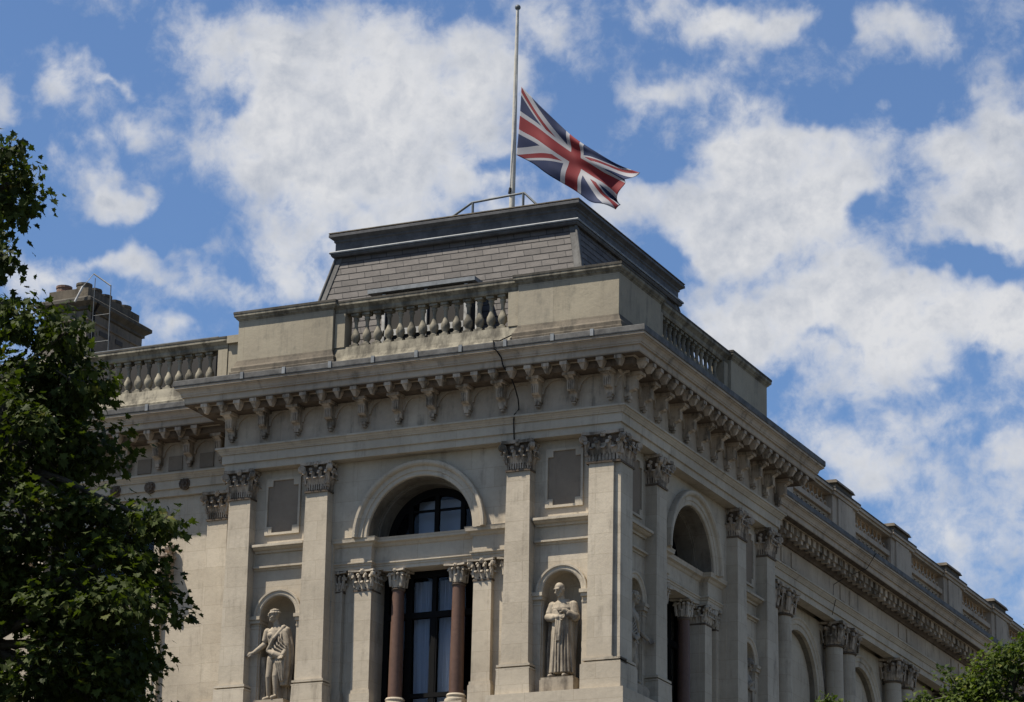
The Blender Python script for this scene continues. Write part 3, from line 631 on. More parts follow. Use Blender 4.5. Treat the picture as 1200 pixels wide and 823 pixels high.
# ---- the great arched window of each pavilion face
def window_bay(fr):
    rz = 0 if fr is ffront else math.pi / 2
    C0 = 5.0
    bm = NB(); arch_ring(bm, fr, C0, -1.02, 1.32, [(0, -.33), (0, -.27), (.02, -.25), (.10, -.25), (.115, -.225), (.21, -.225), (.225, -.20), (.235, -.17), (.27, -.14), (.33, -.135), (.345, -.16), (.345, -.29), (.33, -.33)], 36)
    part('archivolt', bm, M['stone'], B)
    # stepped intrados
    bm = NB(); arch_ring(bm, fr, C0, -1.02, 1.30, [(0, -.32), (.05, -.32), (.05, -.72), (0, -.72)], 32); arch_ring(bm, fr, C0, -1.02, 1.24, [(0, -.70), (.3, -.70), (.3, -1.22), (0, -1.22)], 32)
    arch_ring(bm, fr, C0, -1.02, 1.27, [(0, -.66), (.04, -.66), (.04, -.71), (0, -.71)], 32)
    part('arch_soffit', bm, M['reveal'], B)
    # impost entablature: breaks forward over the jambs, set back between them
    pr = [(0, -1.72), (0, -1.64), (.02, -1.635), (.02, -1.60), (.05, -1.58), (.05, -1.555), (.0, -1.55), (.0, -1.20), (.03, -1.18), (.06, -1.13), (.13, -1.10), (.14, -1.03), (.15, -1.0), (-.0, -.985)]
    def wander(pts):
        path = [fr(t, d, 0) for t, d in pts]; path = [(p.x, p.y) for p in path]
        if fr is ffront: path = path[::-1]
        return path
    back = -.68
    pth = [(2.79, -.40), (3.73, -.40), (3.73, -.60), (6.27, -.60), (6.27, -.40), (7.21, -.40)]
    bm = NB(); prf = [(-.28, -1.72)] + pr + [(-.28, -.985)]
    sweep(bm, prf, wander(pth)); part('impost_entablature', bm, M['stone'], B)
    bm = NB(); box(bm, fr, 3.6, 6.4, -1.05, -.86, -1.719, -.99); box(bm, fr, 2.8, 7.2, -.66, -.61, -1.1, -.99); part('window_lintel', bm, M['stone'], B)
    # jambs
    for s in (-1, 1):
        bm = NB(); a, b_ = sorted((C0 + s * 1.27, C0 + s * 2.2)); box(bm, fr, a, b_, -1.2, -.60, -7.6, -1.72); part('jamb', bm, M['stone'], B)
        for c, w_, key in ((1.50, .46, 'jamb'), (2.11, .20, 'strip')):
            bm = NB(); h = w_ / 2; t = C0 + s * c; box(bm, fr, t - h, t + h, -.66, -.47, -4.5, -2.16, tt=.01)
            o = part('jamb_pilaster', bm, M['stone'], B)
            bm = NB(); box(bm, fr, t - h - .05, t + h + .05, -.66, -.42, -5.1, -4.56); box(bm, fr, t - h - .03, t + h + .03, -.66, -.44, -4.56, -4.48); part('pilaster_base', bm, M['stone'], o)
            if key == 'jamb': capital('jamb', .44, .44, .44, o, fr(t, -.69, -2.16), rz)
            else: capital('strip', .2, .3, .44, o, fr(t, -.63, -2.16), rz)
    # red granite columns
    for s in (-1, 1):
        t = C0 + s * .76; p = fr(t, -.80, 0)
        bm = NB(); lathe(bm, [(.162, -4.66), (.158, -3.9), (.138, -2.20), (.155, -2.19), (.155, -2.165)], (p.x, p.y, 0), 24); o = part('column', bm, M['granite'], B, smooth=40)
        bm = NB(); lathe(bm, [(.25, -4.86), (.26, -4.82), (.25, -4.78), (.21, -4.76), (.21, -4.73), (.225, -4.70), (.2, -4.66)], (p.x, p.y, 0), 24); box(bm, fr, t - .27, t + .27, -1.07, -.53, -5.2, -4.861); part('column_base', bm, M['stone'], o, smooth=40)
        capital('col', .30, .30, .44, o, (p.x, p.y, -2.16), rz, True)
    # lunette window
    bm = NB(); arch_ring(bm, fr, C0, -1.02, 1.06, [(0, -1.12), (.2, -1.12), (.2, -1.20), (0, -1.20)], 32)
    box(bm, fr, C0 - 1.2, C0 + 1.2, -1.20, -1.10, -1.1, -.84)
    for x in (-.66, 0, .66): box(bm, fr, C0 + x - .055, C0 + x + .055, -1.19, -1.11, -.86, -1.02 + math.sqrt(1.1 ** 2 - x * x))
    box(bm, fr, C0 - 1.05, C0 + 1.05, -1.18, -1.13, -.32, -.27)
    # outer lights are solid timber
    for s in (-1, 1):
        pts = [(C0 + s * .70, -.9), (C0 + s * 1.1, -.9)] + [(C0 + s * 1.12 * math.cos(rad(q)), -1.02 + 1.12 * math.sin(rad(q))) for q in (10, 22, 34, 46, 51)]
        prism(bm, pts, lambda a, c: fr(a, -1.165, c), lambda a, c: fr(a, -1.19, c))
    lw = part('lunette_window', bm, M['timber'], B)
    bm = NB(); prism(bm, arc(C0, -1.02, 1.15, 6, 174, 24), lambda a, c: fr(a, -1.150, c), lambda a, c: fr(a, -1.156, c)); part('glass', bm, M['glass'], lw)
    bm = NB(); prism(bm, rect(C0 - .62, C0 + .62, -.8, .02), lambda a, c: fr(a, -1.45, c), lambda a, c: fr(a, -1.47, c)); part('curtain', bm, M['curtain'], lw)
    # casements between the columns and side lights
    bm = NB()
    for x, hw in ((0, .055), (-.62, .07), (.62, .07), (-1.2, .06), (1.2, .06)): box(bm, fr, C0 + x - hw, C0 + x + hw, -1.19, -1.09, -7.0, -1.73)
    box(bm, fr, C0 - 1.24, C0 + 1.24, -1.195, -1.08, -2.80, -2.66); box(bm, fr, C0 - 1.24, C0 + 1.24, -1.195, -1.085, -1.86, -1.73)
    box(bm, fr, C0 - 1.24, C0 + 1.24, -1.195, -1.085, -4.62, -4.52)
    for x in (-.30, .30): pass
    for s in (-1, 1): box(bm, fr, C0 + min(s * .05, s * .09), C0 + max(s * .05, s * .09), -1.17, -1.10, -7, -2.8)
    cw = part('casement_window', bm, M['timber'], B)
    bm = NB()
    prism(bm, rect(C0 - 1.22, C0 + 1.22, -7.0, -1.75), lambda a, c: fr(a, -1.150, c), lambda a, c: fr(a, -1.156, c)); part('glass', bm, M['glass'], cw)
    for s in (-1, 1):                                                  # gathered sheer curtains
        bm = NB(); n = 46; rows = []
        for z, gath in ((-1.9, .0), (-3.2, .02), (-4.6, .05), (-7.0, .08)):
            rows.append([bm.verts.new(fr(C0 + s * (.03 + (.60 - gath) * i / n), -1.34 + .035 * math.sin(i * 1.9 + .6 * math.sin(i * .7)) - .01 * math.sin(z * 2 + i), z)) for i in range(n + 1)])
        for a, b_ in zip(rows, rows[1:]):
            for i in range(n): bm.faces.new((a[i], a[i + 1], b_[i + 1], b_[i]))
        part('curtain', bm, M['curtain'], cw, smooth=60)
window_bay(ffront); window_bay(fright)

# ---- left wing
bm = NB()
prism_tess(bm, [[(9.7, GZ), (34, GZ), (34, .81), (9.7, .81)]] + [rect(a, a + 3.3, -5.6, .29) for a in (12.6, 18.9, 25.2)], lambda t, z: fleftw(t, -.10, z), lambda t, z: fleftw(t, -.6, z)); part('wall', bm, M['stone'], B)
solid('attic_core', -34, -9.9, 2.2, 6, .82, 3.05, M['stone']); solid('room_wall', -34, -10, 3.0, 3.2, -7.6, .81, M['room'])
o = pilaster(fleftw, 11.0, w0=.62, w1=.54, d=0, zb=-4.27, zt=.14, deep=.2)
for a in (12.6, 18.9, 25.2):
    bm = NB(); e = .16
    prism_tess(bm, [rect(a - e, a + 3.3 + e, -5.6, .29 + e), rect(a + .03, a + 3.27, -5.5, .26)], lambda t, z: fleftw(t, 0, z), lambda t, z: fleftw(t, -.15, z))
    prism_tess(bm, [rect(a - .05, a + 3.35, -5.6, .34), rect(a + .08, a + 3.22, -5.5, .21)], lambda t, z: fleftw(t, .04, z), lambda t, z: fleftw(t, -.02, z))
    fo = part('window', bm, M['stone'], B)
    bm = NB()
    for x in (.1, 1.1, 2.2, 3.2): box(bm, fleftw, a + x - .05, a + x + .05, -.45, -.37, -5.5, .26)
    for z in (-.1, -1.3, -3.4): box(bm, fleftw, a, a + 3.3, -.44, -.38, z - .05, z + .05)
    part('frame', bm, M['timber'], fo)
    bm = NB(); prism(bm, rect(a + .02, a + 3.28, -5.5, .27), lambda p, q: fleftw(p, -.41, q), lambda p, q: fleftw(p, -.416, q)); part('glass', bm, M['glass'], fo)
    for s in (a - .32, a + 3.62):                                       # carved consoles hanging beside the window head
        bm = NB()
        sc = [(-.1, -.75), (.10, -.75), (.22, -.82), (.30, -.95), (.28, -1.08), (.18, -1.15), (.15, -1.3), (.20, -1.42), (.16, -1.56), (.05, -1.62), (-.1, -1.66)]
        prism(bm, sc, lambda d, z: fleftw(s - .10, d, z), lambda d, z: fleftw(s + .10, d, z))
        box(bm, fleftw, s - .15, s + .15, -.11, .34, -.76, -.68)
        for z, r in ((-.95, .10), (-1.45, .07)): bmesh.ops.create_uvsphere(bm, u_segments=12, v_segments=8, radius=r, matrix=Matrix.Translation(fleftw(s, .20, z)))
        part('console', bm, M['carve'], B)
        bm = NB()
        bmesh.ops.create_uvsphere(bm, u_segments=14, v_segments=10, radius=.12, matrix=Matrix.Translation(fleftw(s, .05, -.5)))
        for k in range(7): q = 2 * math.pi * k / 7; bmesh.ops.create_icosphere(bm, subdivisions=2, radius=.06, matrix=Matrix.Translation(fleftw(s + .12 * math.cos(q), .02, -.5 + .12 * math.sin(q))))
        part('carved_rosette', bm, M['carve'], B)

# ---- right wing: arcaded wall behind coupled columns
PC = [15.25 + 5.25 * k for k in range(9)]
ARC = [p + 2.625 for p in PC[:-1]]
bm = NB()
loops = [rect(9.9, 60, GZ, .81)]
for c in ARC: loops.append(arch_open(c, 1.52, -1.34, -7.0, 28))
prism_tess(bm, loops, lambda t, z: frightw(t, -.50, z), lambda t, z: frightw(t, -2.0, z)); part('wall', bm, M['stone'], B)
for c in ARC:
    bm = NB(); arch_ring(bm, frightw, c, -1.34, 1.52, [(0, -.52), (0, -.47), (.14, -.47), (.16, -.44), (.26, -.44), (.30, -.40), (.34, -.40), (.34, -.52)], 30, leg=2.2); part('archivolt', bm, M['stone'], B)
    bm = NB()                                                           # blind tympanum with a moulded ledge over the inner window
    prism_tess(bm, [[(c - 1.6, -7.0), (c + 1.6, -7.0)] + arc(c, -1.34, 1.6, 0, 180, 24), [(c - .75, -6.5), (c + .75, -6.5), (c + .75, -3.2)] + arc(c, -3.2, .75, 0, 180, 14)[1:]], lambda t, z: frightw(t, -1.75, z), lambda t, z: frightw(t, -1.95, z))
    box(bm, frightw, c - 1.5, c + 1.5, -1.74, -1.6, -2.0, -1.86); box(bm, frightw, c - 1.5, c + 1.5, -1.74, -1.53, -1.86, -1.78)
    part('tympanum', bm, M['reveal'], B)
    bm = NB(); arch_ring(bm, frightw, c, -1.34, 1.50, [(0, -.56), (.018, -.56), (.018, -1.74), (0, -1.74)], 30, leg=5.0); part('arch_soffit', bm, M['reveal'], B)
    bm = NB()
    for x in (-.7, 0, .7): box(bm, frightw, c + x - .05, c + x + .05, -1.9, -1.82, -6.5, -2.55)
    box(bm, frightw, c - .7, c + .7, -1.9, -1.82, -3.95, -3.85); arch_ring(bm, frightw, c, -3.2, .62, [(0, -1.9), (.12, -1.9), (.12, -1.82), (0, -1.82)], 14)
    wo = part('window', bm, M['timber'], B)
    bm = NB(); prism(bm, [(c - .7, -6.5), (c + .7, -6.5)] + arc(c, -3.2, .7, 0, 180, 12), lambda a, q: frightw(a, -1.86, q), lambda a, q: frightw(a, -1.867, q)); part('glass', bm, M['glass'], wo)
solid('room_wall', -4.6, -4.4, 10, 60, -7.6, .81, M['room'])
for p in PC:
    for s in (-.525, .525):
        q = frightw(p + s, -.19, 0)
        bm = NB(); lathe(bm, [(.29, -7.0), (.285, -4.5), (.245, .10), (.27, .115), (.27, .14)], (q.x, q.y, 0), 24); o = part('column', bm, M['stone'], B, smooth=40)
        bm = NB(); lathe(bm, [(.40, -7.3), (.41, -7.24), (.39, -7.18), (.34, -7.14), (.34, -7.08), (.36, -7.04), (.3, -7.0)], (q.x, q.y, 0), 24); box(bm, frightw, p + s - .42, p + s + .42, -.6, .23, -7.6, -7.301); part('column_base', bm, M['stone'], o, smooth=40)
        capital('bigcol', .56, .56, .66, o, (q.x, q.y, .14), math.pi / 2, True)
bm = NB(); box(bm, frightw, 9.9, 60, -.9, .35, GZ, -7.61); part('lower_storey', bm, M['stone'], B)
solid('attic_core', -9, -2.45, 9.9, 60, .82, 3.05, M['stone'])

# ---- parapets
COP = [(-.42, 4.50), (.0, 4.50), (.02, 4.53), (.05, 4.56), (.09, 4.59), (.10, 4.61), (.10, 4.70), (.08, 4.73), (-.42, 4.76)]
BASE = [(-.42, 3.10), (.14, 3.10), (.14, 3.22), (.10, 3.24), (.10, 3.33), (.06, 3.38), (.02, 3.48), (0, 3.53), (-.42, 3.53)]
def block(fr, t0, t1, d=-.12):
    bm = NB(); box(bm, fr, t0, t1, d - .42, d, 3.53, 4.50); o = part('parapet_block', bm, M['parapet'], B)
    A, Z_ = fr(t0, d, 0), fr(t1, d, 0)
    return o
def ring_sweep(name, prof, pts, m, parent):                             # closed loop sweep round a rectangular block
    bm = NB(); P = [Vector(p) for p in pts]; n = len(P); rings = []
    for i in range(n):
        a = (P[i] - P[i - 1]).normalized(); c = (P[(i + 1) % n] - P[i]).normalized(); na = Vector((a.y, -a.x)); nc = Vector((c.y, -c.x)); s = na + nc; s = s / s.dot(na)
        rings.append([bm.verts.new((P[i].x + s.x * d, P[i].y + s.y * d, z)) for d, z in prof])
    k = len(prof)
    for i in range(n):
        for j in range(k - 1): bm.faces.new((rings[i][j], rings[i][j + 1], rings[(i + 1) % n][j + 1], rings[(i + 1) % n][j]))
    bm.faces.new([r[0] for r in rings]); bm.faces.new([r[-1] for r in rings][::-1])
    return part(name, bm, m, parent)
COPR = [(0, 4.501), (.02, 4.53), (.05, 4.55), (.05, 4.565), (.08, 4.59), (.095, 4.61), (.095, 4.665)]
CAPR = [(.05, 4.667), (.105, 4.667), (.105, 4.72), (.06, 4.74)]
BASR = [(.13, 3.10), (.13, 3.22), (.10, 3.24), (.10, 3.33), (.06, 3.38), (.02, 3.48), (.005, 3.528)]
def block_poly(poly, name='parapet_block'):                             # poly counter-clockwise from above
    bm = NB(); prism(bm, poly, lambda x, y: Vector((x, y, 3.53)), lambda x, y: Vector((x, y, 4.50))); o = part(name, bm, M['parapet'], B)
    ring_sweep('coping', COPR, poly, M['rail'], o); ring_sweep('coping_top', CAPR, poly, M['coping'], o); ring_sweep('block_base', BASR, poly, M['lichen'], o); return o
e = .12
block_poly([(-2.6, e), (-e, e), (-e, 2.6), (-.62, 2.6), (-.62, .62), (-2.6, .62)])
block_poly([(-9.88, e), (-7.35, e), (-7.35, .62), (-9.38, .62), (-9.38, 2.6), (-9.88, 2.6)])
block_poly([(-.62, 7.1), (-e, 7.1), (-e, 9.6), (-2.6, 9.6), (-2.6, 9.1), (-.62, 9.1)])
BAL = [(.02, .0), (.090, .005), (.090, .03), (.06, .05), (.065, .08), (.095, .13), (.108, .20), (.098, .27), (.066, .33), (.046, .40), (.040, .50), (.05, .58), (.07, .62), (.07, .64), (.055, .66), (.085, .70), (.02, .705)]
def baluster_mesh(h=.82):
    bm = NB(); k = h / .82; Z = lambda a, b_, c: Vector((a, b_, c))
    box(bm, Z, -.105, .105, -.105, .105, 0, .055 * k); lathe(bm, [(r, .055 * k + z * k) for r, z in BAL], (0, 0, 0), 14); box(bm, Z, -.095, .095, -.095, .095, .762 * k, .82 * k)
    return bm
bal0 = None
def balustrade(fr, t0, t1, n, dc=-.36, ends=True):
    """rails from t0 to t1 with n balusters; d = dc is the centre line"""
    global bal0
    bm = NB(); pr = [(dc - .16, 4.40), (dc + .13, 4.40), (dc + .15, 4.44), (dc + .15, 4.50), (dc + .20, 4.55), (dc + .24, 4.58), (dc + .24, 4.645), (dc - .24, 4.645), (dc - .24, 4.55)]
    prism(bm, pr, lambda d, z: fr(t0, d, z), lambda d, z: fr(t1, d, z)); o = part('balustrade', bm, M['rail'], B)
    bm = NB(); box(bm, fr, t0, t1, dc - .25, dc + .25, 4.647, 4.69); part('coping_top', bm, M['coping'], o)
    bm = NB(); pr = [(dc - .2, 3.05), (dc + .30, 3.05), (dc + .30, 3.20), (dc + .25, 3.24), (dc + .20, 3.34), (dc + .16, 3.50), (dc + .14, 3.57), (dc - .2, 3.57)]
    prism(bm, pr, lambda d, z: fr(t0, d, z), lambda d, z: fr(t1, d, z)); part('bottom_rail', bm, M['rail'], o)
    p = .29 if ends else (t1 - t0) / n
    c0 = (t0 + t1) / 2 - (n - 1) * p / 2
    for k in range(n):
        loc = fr(c0 + k * p, dc, 3.572)
        if bal0 is None: bal0 = part('baluster', baluster_mesh(), M['rail'], o, origin=(0, 0, 0), smooth=50); bal0.location = loc - WORLD[o.name]; WORLD[bal0.name] = loc
        else: place(bal0, o, loc, random.choice((0, math.pi / 2)))
    for a, b_ in ((t0, t0 + .26), (t1 - .26, t1)):
        bm = NB(); box(bm, fr, a, b_, dc - .18, dc + .17, 3.571, 4.399); part('end_pier', bm, M['parapet'], o)
    return o
balustrade(ffront, 2.62, 7.33, 14); balustrade(fright, 2.62, 7.08, 13)
balustrade(fleftw, 11.0, 15.6, 13, dc=-.25)
bm = NB(); box(bm, fleftw, 15.61, 17.2, -.45, 0, 3.1, 4.5); box(bm, fleftw, 15.55, 17.28, -.5, .08, 4.501, 4.72); part('parapet_block', bm, M['parapet'], B)
balustrade(fleftw, 17.21, 24.4, 22, dc=-.25)
bm = NB(); box(bm, fleftw, 9.9, 10.98, -.5, -.10, 3.05, 4.5); box(bm, fleftw, 9.9, 10.985, -.52, .0, 4.501, 4.69); part('parapet_block', bm, M['parapet'], B)
# right wing: two-tier pierced parapet between capped piers
for i, p in enumerate(PC):
    bm = NB(); box(bm, frightw, p - 1.0, p + 1.0, -.55, -.02, 3.05, 4.38); box(bm, frightw, p - .62, p + .62, -.5, .03, 3.06, 4.37); box(bm, frightw, p - 1.05, p + 1.05, -.6, .05, 3.05, 3.32)
    o = part('parapet_pier', bm, M['ent'], B)
    bm = NB(); box(bm, frightw, p - 1.06, p + 1.06, -.6, .06, 4.385, 4.48); box(bm, frightw, p - 1.11, p + 1.11, -.66, .11, 4.481, 4.55); part('coping', bm, M['ent'], o)
    bm = NB(); box(bm, frightw, p - 1.12, p + 1.12, -.66, .12, 4.552, 4.60); part('coping_top', bm, M['coping'], o)
    bm = NB(); box(bm, frightw, p - .72, p + .72, -.52, -.02, 4.602, 4.80); box(bm, frightw, p - .80, p + .80, -.6, .06, 4.80, 4.90, tt=.05, dt=.05); part('cap_block', bm, M['lichen'], o)
for a, b_ in [(10.2, PC[0] - 1.0)] + [(PC[i] + 1.0, PC[i + 1] - 1.0) for i in range(8)]:
    pr = lambda z0, z1, d1, d0=-.45: [(d0, z0), (d1, z0), (d1, z1), (d0, z1)]
    bm = NB(); box(bm, frightw, a, b_, -.5, -.02, 4.40, 4.47); box(bm, frightw, a, b_, -.55, .04, 4.471, 4.55); o = part('pierced_parapet', bm, M['ent'], B)
    bm = NB(); box(bm, frightw, a, b_, -.55, .05, 4.552, 4.597); part('coping_top', bm, M['coping'], o)
    bm = NB(); box(bm, frightw, a, b_, -.42, -.06, 3.83, 3.97); box(bm, frightw, a, b_, -.45, -.02, 3.05, 3.36); part('rail', bm, M['ent'], o)
    n = max(3, round((b_ - a) / .36)); st = (b_ - a) / n
    bm = NB()
    for k in range(n):
        c = a + (k + .5) * st
        # ring and strut tracery in the upper tier
        arch_ring(bm, frightw, c, 4.02 + .0, st * .5 - .05, [(0, -.28), (.04, -.28), (.04, -.17), (0, -.17)], 8, leg=.05)
        q = frightw(c + st / 2, -.23, 0)
        if k < n - 1: lathe(bm, [(.05, 3.97), (.05, 4.0), (.035, 4.04), (.055, 4.12), (.028, 4.25), (.028, 4.36), (.05, 4.40)], (q.x, q.y, 0), 8)
        arch_ring(bm, frightw, c, 3.60, st * .5 - .05, [(0, -.28), (.045, -.28), (.045, -.16), (0, -.16)], 8, leg=.24)
        box(bm, frightw, c - st / 2, c + st / 2, -.29, -.16, 3.60 + st * .5 - .02, 3.83)
    part('tracery', bm, M['ent'], o)

# ---- mansard roof of the pavilion
bm = NB(); RX0, RX1, RY0, RY1 = -8.28, -2.02, 1.93, 8.2      # at z = 6.5
def rr(z):
    k = (6.5 - z) * .235; return [(RX0 - k, RY0 - k), (RX1 + k, RY0 - k), (RX1 + k, RY1 + k), (RX0 - k, RY1 + k)]
rings = []; z = 6.52
while z > 3.3:
    for zz, o_ in ((z, 0), (z - .17, .009)):
        k = rr(zz); ring = []
        for (x, y), (sx, sy) in zip(k, ((-1, -1), (1, -1), (1, 1), (-1, 1))): ring.append(bm.verts.new((x + sx * o_, y + sy * o_, zz)))
        rings.append(ring)
    z -= .17
for a, b_ in zip(rings, rings[1:]):
    for i in range(4): bm.faces.new((a[i], a[(i + 1) % 4], b_[(i + 1) % 4], b_[i]))
bm.faces.new(rings[0]); bm.faces.new(rings[-1][::-1])
RO = part('mansard_roof', bm, M['slate'], B)
box4 = [(-8.30, 1.88), (-2.0, 1.88), (-2.0, 8.25), (-8.30, 8.25)]
ring_sweep('roof_cornice', [(-.1, 6.47), (.07, 6.47), (.10, 6.51), (.10, 6.56), (.07, 6.60), (.02, 6.62), (.02, 6.83), (.05, 6.86), (.05, 6.90), (.10, 6.94), (.15, 6.97), (.15, 7.03), (.12, 7.06)], box4, M['leaddark'], RO)
ring_sweep('lead_roll', [(.06, 6.585), (.125, 6.55), (.135, 6.58), (.12, 6.605), (.06, 6.63)], box4, M['leadlight'], RO)
ring_sweep('lead_edge', [(.05, 7.061), (.155, 7.061), (.15, 7.085), (.0, 7.11)], box4, M['lichen'], RO)
for j in range(4):                                                       # lead hips
    (x0, y0), (x1, y1) = rr(6.47)[j], rr(3.4)[j]; sx, sy = ((-1, -1), (1, -1), (1, 1), (-1, 1))[j]
    for (ux, uy) in ((-sx, 0), (0, -sy)):
        bm = NB(); w_ = .17; off = Vector((sx * .028, sy * .028, 0)); u = Vector((ux, uy, 0)) * w_
        a0, a1 = Vector((x0, y0, 6.47)) + off, Vector((x1, y1, 3.4)) + off; th = Vector((-sx, -sy, 0)) * .02
        vs = [bm.verts.new(p) for p in (a0, a0 + u, a1 + u, a1, a0 + th, a0 + u + th, a1 + u + th, a1 + th)]
        for f in ((0, 1, 2, 3), (7, 6, 5, 4), (0, 4, 5, 1), (1, 5, 6, 2), (2, 6, 7, 3), (3, 7, 4, 0)): bm.faces.new([vs[i] for i in f])
        part('hip_flashing', bm, M['lead'], RO)
    bm = NB(); tube(bm, [Vector((x0, y0, 6.47)) + off, Vector((x1, y1, 3.4)) + off], .035, 8); part('hip_roll', bm, M['lead'], RO, smooth=50)
# lead-topped dormer sitting behind the balustrade
bm = NB(); Z = lambda a, b_, c: Vector((a, b_, c))
box(bm, Z, -6.55, -4.25, 1.05, 1.75, 3.1, 5.08); DO = part('dormer', bm, M['room'], B)
bm = NB(); box(bm, Z, -6.90, -4.10, .92, 1.75, 5.082, 5.18); part('dormer_roof', bm, M['leadlight'], DO)
bm = NB(); box(bm, Z, -6.5, -4.3, 1.0, 1.045, 4.0, 4.15)
for x in (-6.5, -5.4, -4.36): box(bm, Z, x - .04, x + .04, 1.0, 1.045, 3.2, 5.05)
part('dormer_frame', bm, M['pale'], DO)
bm = NB(); tube(bm, [(-4.02, .95, 3.1), (-4.02, .95, 4.6), (-4.02, 1.15, 4.95)], .05, 8); part('vent_pipe', bm, M['pale'], B, smooth=50)
for i in range(9):                                                      # lead dressings clipped over the cornice edge
    t = [-.2, .75, 1.9, 3.0, 4.1, 5.2, 6.3, 7.5, 8.6][i] + .5; bm = NB(); box(bm, ffront, t - .04, t + .04, .93, .965, 2.70, 2.86); part('lead_clip', bm, M['leadlight'], B)
for k in range(6):
    t = 11.2 + 1.35 * k; bm = NB(); box(bm, fleftw, t - .04, t + .04, .93, .965, 2.70, 2.86); part('lead_clip', bm, M['leadlight'], B)
# black cable running down over the cornice
bm = NB(); tube(bm, [(-2.72, .05, 3.3), (-2.70, -.6, 2.97), (-2.68, -.96, 2.86), (-2.66, -.975, 2.68), (-2.60, -.93, 2.62), (-2.55, -.80, 2.5), (-2.52, -.79, 2.35), (-2.50, -.77, 2.28), (-2.42, -.55, 2.1), (-2.38, -.42, 1.9), (-2.42, -.15, 1.7), (-2.44, -.06, 1.5), (-2.5, -.16, 1.36), (-2.52, -.15, 1.25), (-2.55, -.075, 1.1), (-2.56, -.02, .82)], .016, 8); part('cable', bm, M['cable'], B, smooth=60)
bm = NB(); tube(bm, [frightw(20.4, .97, 2.85), frightw(20.2, .95, 2.68), frightw(20.0, .8, 2.3), frightw(19.6, .30, 2.0), frightw(19.3, .06, 1.75), frightw(19.25, .05, 1.4), frightw(19.2, .15, 1.3), frightw(19.15, .05, .85)], .010, 8); part('cable', bm, M['cable'], B, smooth=60)
# flat roofs of the wings, hidden behind the parapets
solid('flat_roof', -34, -10, 1.9, 12, 3.06, 3.2, M['lead']); solid('flat_roof', -9.6, -.4, .7, 9.5, 3.12, 3.2, M['lead'])
solid('flat_roof', -12, -2.3, 10, 60, 3.06, 3.2, M['lead'])
solid('inner_block', -34, -10.1, 6, 16, GZ, 3.05, M['stone']); solid('inner_block', -12, -2.5, 16.1, 60, GZ, .8, M['stone'])
# lead ledge seen above the wing's balustrade
solid('roof_upstand', -19, -11.95, 2.6, 3.2, 3.2, 5.02, M['room']); solid('attic_roof', -34, -10, 3.3, 6, 3.2, 4.9, M['room']); solid('attic_roof', -9, -2.8, 10.3, 60, 3.2, 4.75, M['room']); solid('upstand_capping', -19.05, -11.9, 2.55, 3.25, 5.021, 5.12, M['leadlight'])

# ---- chimney stack on the left wing
CX0, CX1, CY0, CY1 = -24.9, -23.35, 13.9, 17.0
cp = [(CX0, CY0), (CX1, CY0), (CX1, CY1), (CX0, CY1)]
bm = NB(); prism(bm, cp, lambda x, y: Vector((x, y, 3.2)), lambda x, y: Vector((x, y, 10.75))); CH = part('chimney', bm, M['brown'], B)
ring_sweep('chimney_cornice', [(0, 10.76), (.06, 10.78), (.06, 10.86), (.14, 10.92), (.22, 10.98), (.22, 11.08), (.14, 11.14), (.02, 11.18)], cp, M['coping'], CH)
ring_sweep('chimney_string', [(0, 10.42), (.05, 10.44), (.05, 10.50), (0, 10.52)], cp, M['brown'], CH)
cq = [(CX0 + .08, CY0 + .08), (CX1 - .08, CY0 + .08), (CX1 - .08, CY1 - .1), (CX0 + .08, CY1 - .1)]
bm = NB(); prism(bm, cq, lambda x, y: Vector((x, y, 11.15)), lambda x, y: Vector((x, y, 11.5))); part('chimney_head', bm, M['lichen'], CH)
for ix in range(2):
    for iy in range(5):
        x = CX0 + .42 + ix * .72; y = CY0 + .35 + iy * .56; bm = NB(); h = .08 + .05 * random.random()
        lathe(bm, [(.24, 11.5), (.23, 11.5 + h), (.25, 11.5 + h + .02), (.25, 11.5 + h + .09), (.18, 11.5 + h + .095)], (x, y, 0), 8 if iy % 2 else 14); part('chimney_pot', bm, M['terra'] if (ix, iy) == (0, 0) else M['lichen'], CH)
bm = NB(); box(bm, Z, CX1 - .02, CX1 + .02, 14.6, 15.2, 10.15, 10.3); part('chimney_vent', bm, M['room'], CH); bm = NB(); box(bm, Z, CX1 - .02, CX1 + .02, 15.5, 15.9, 10.15, 10.3); part('chimney_vent', bm, M['room'], CH)
bm = NB(); tube(bm, [(CX1 + .06, 14.15, 3.2), (CX1 + .06, 14.15, 10.7), (CX1 + .26, 14.1, 11.0)], .05, 8); part('chimney_pipe', bm, M['cable'], CH)

# ---- access ladder and rail frame beside the chimney
LA = empty('access_ladder', (-22.9, 13.5, 3.2), 'thin metal access ladder with a pale guard rail leaning up to the chimney stack', 'ladder')
for a, b_, rr_ in (((-22.0, 13.3, 3.2), (-22.38, 13.6, 11.29), .018), ((-22.75, 13.3, 3.2), (-22.95, 13.6, 11.6), .013)): bm = NB(); tube(bm, [a, b_], rr_, 6); part('side_rail', bm, M['iron'], LA)
for k in range(9):
    z = 3.6 + .85 * k; f = (z - 3.2) / 8.1; bm = NB(); tube(bm, [(-22.0 - .38 * f, 13.3 + .3 * f, z), (-22.75 - .2 * f, 13.3 + .3 * f, z)], .008, 6); part('rung', bm, M['iron'], LA)
bm = NB(); tube(bm, [(-23.01, 13.6, 11.75), (-22.38, 13.6, 11.29)], .024, 6); part('top_bar', bm, M['iron'], LA)
bm = NB(); tube(bm, [(-23.375, 13.6, 11.40), (-23.56, 13.5, 10.9)], .035, 6); tube(bm, [(-23.375, 13.6, 11.40), (-23.01, 13.6, 11.75)], .010, 6); part('guard_rail', bm, M['pale'], LA)

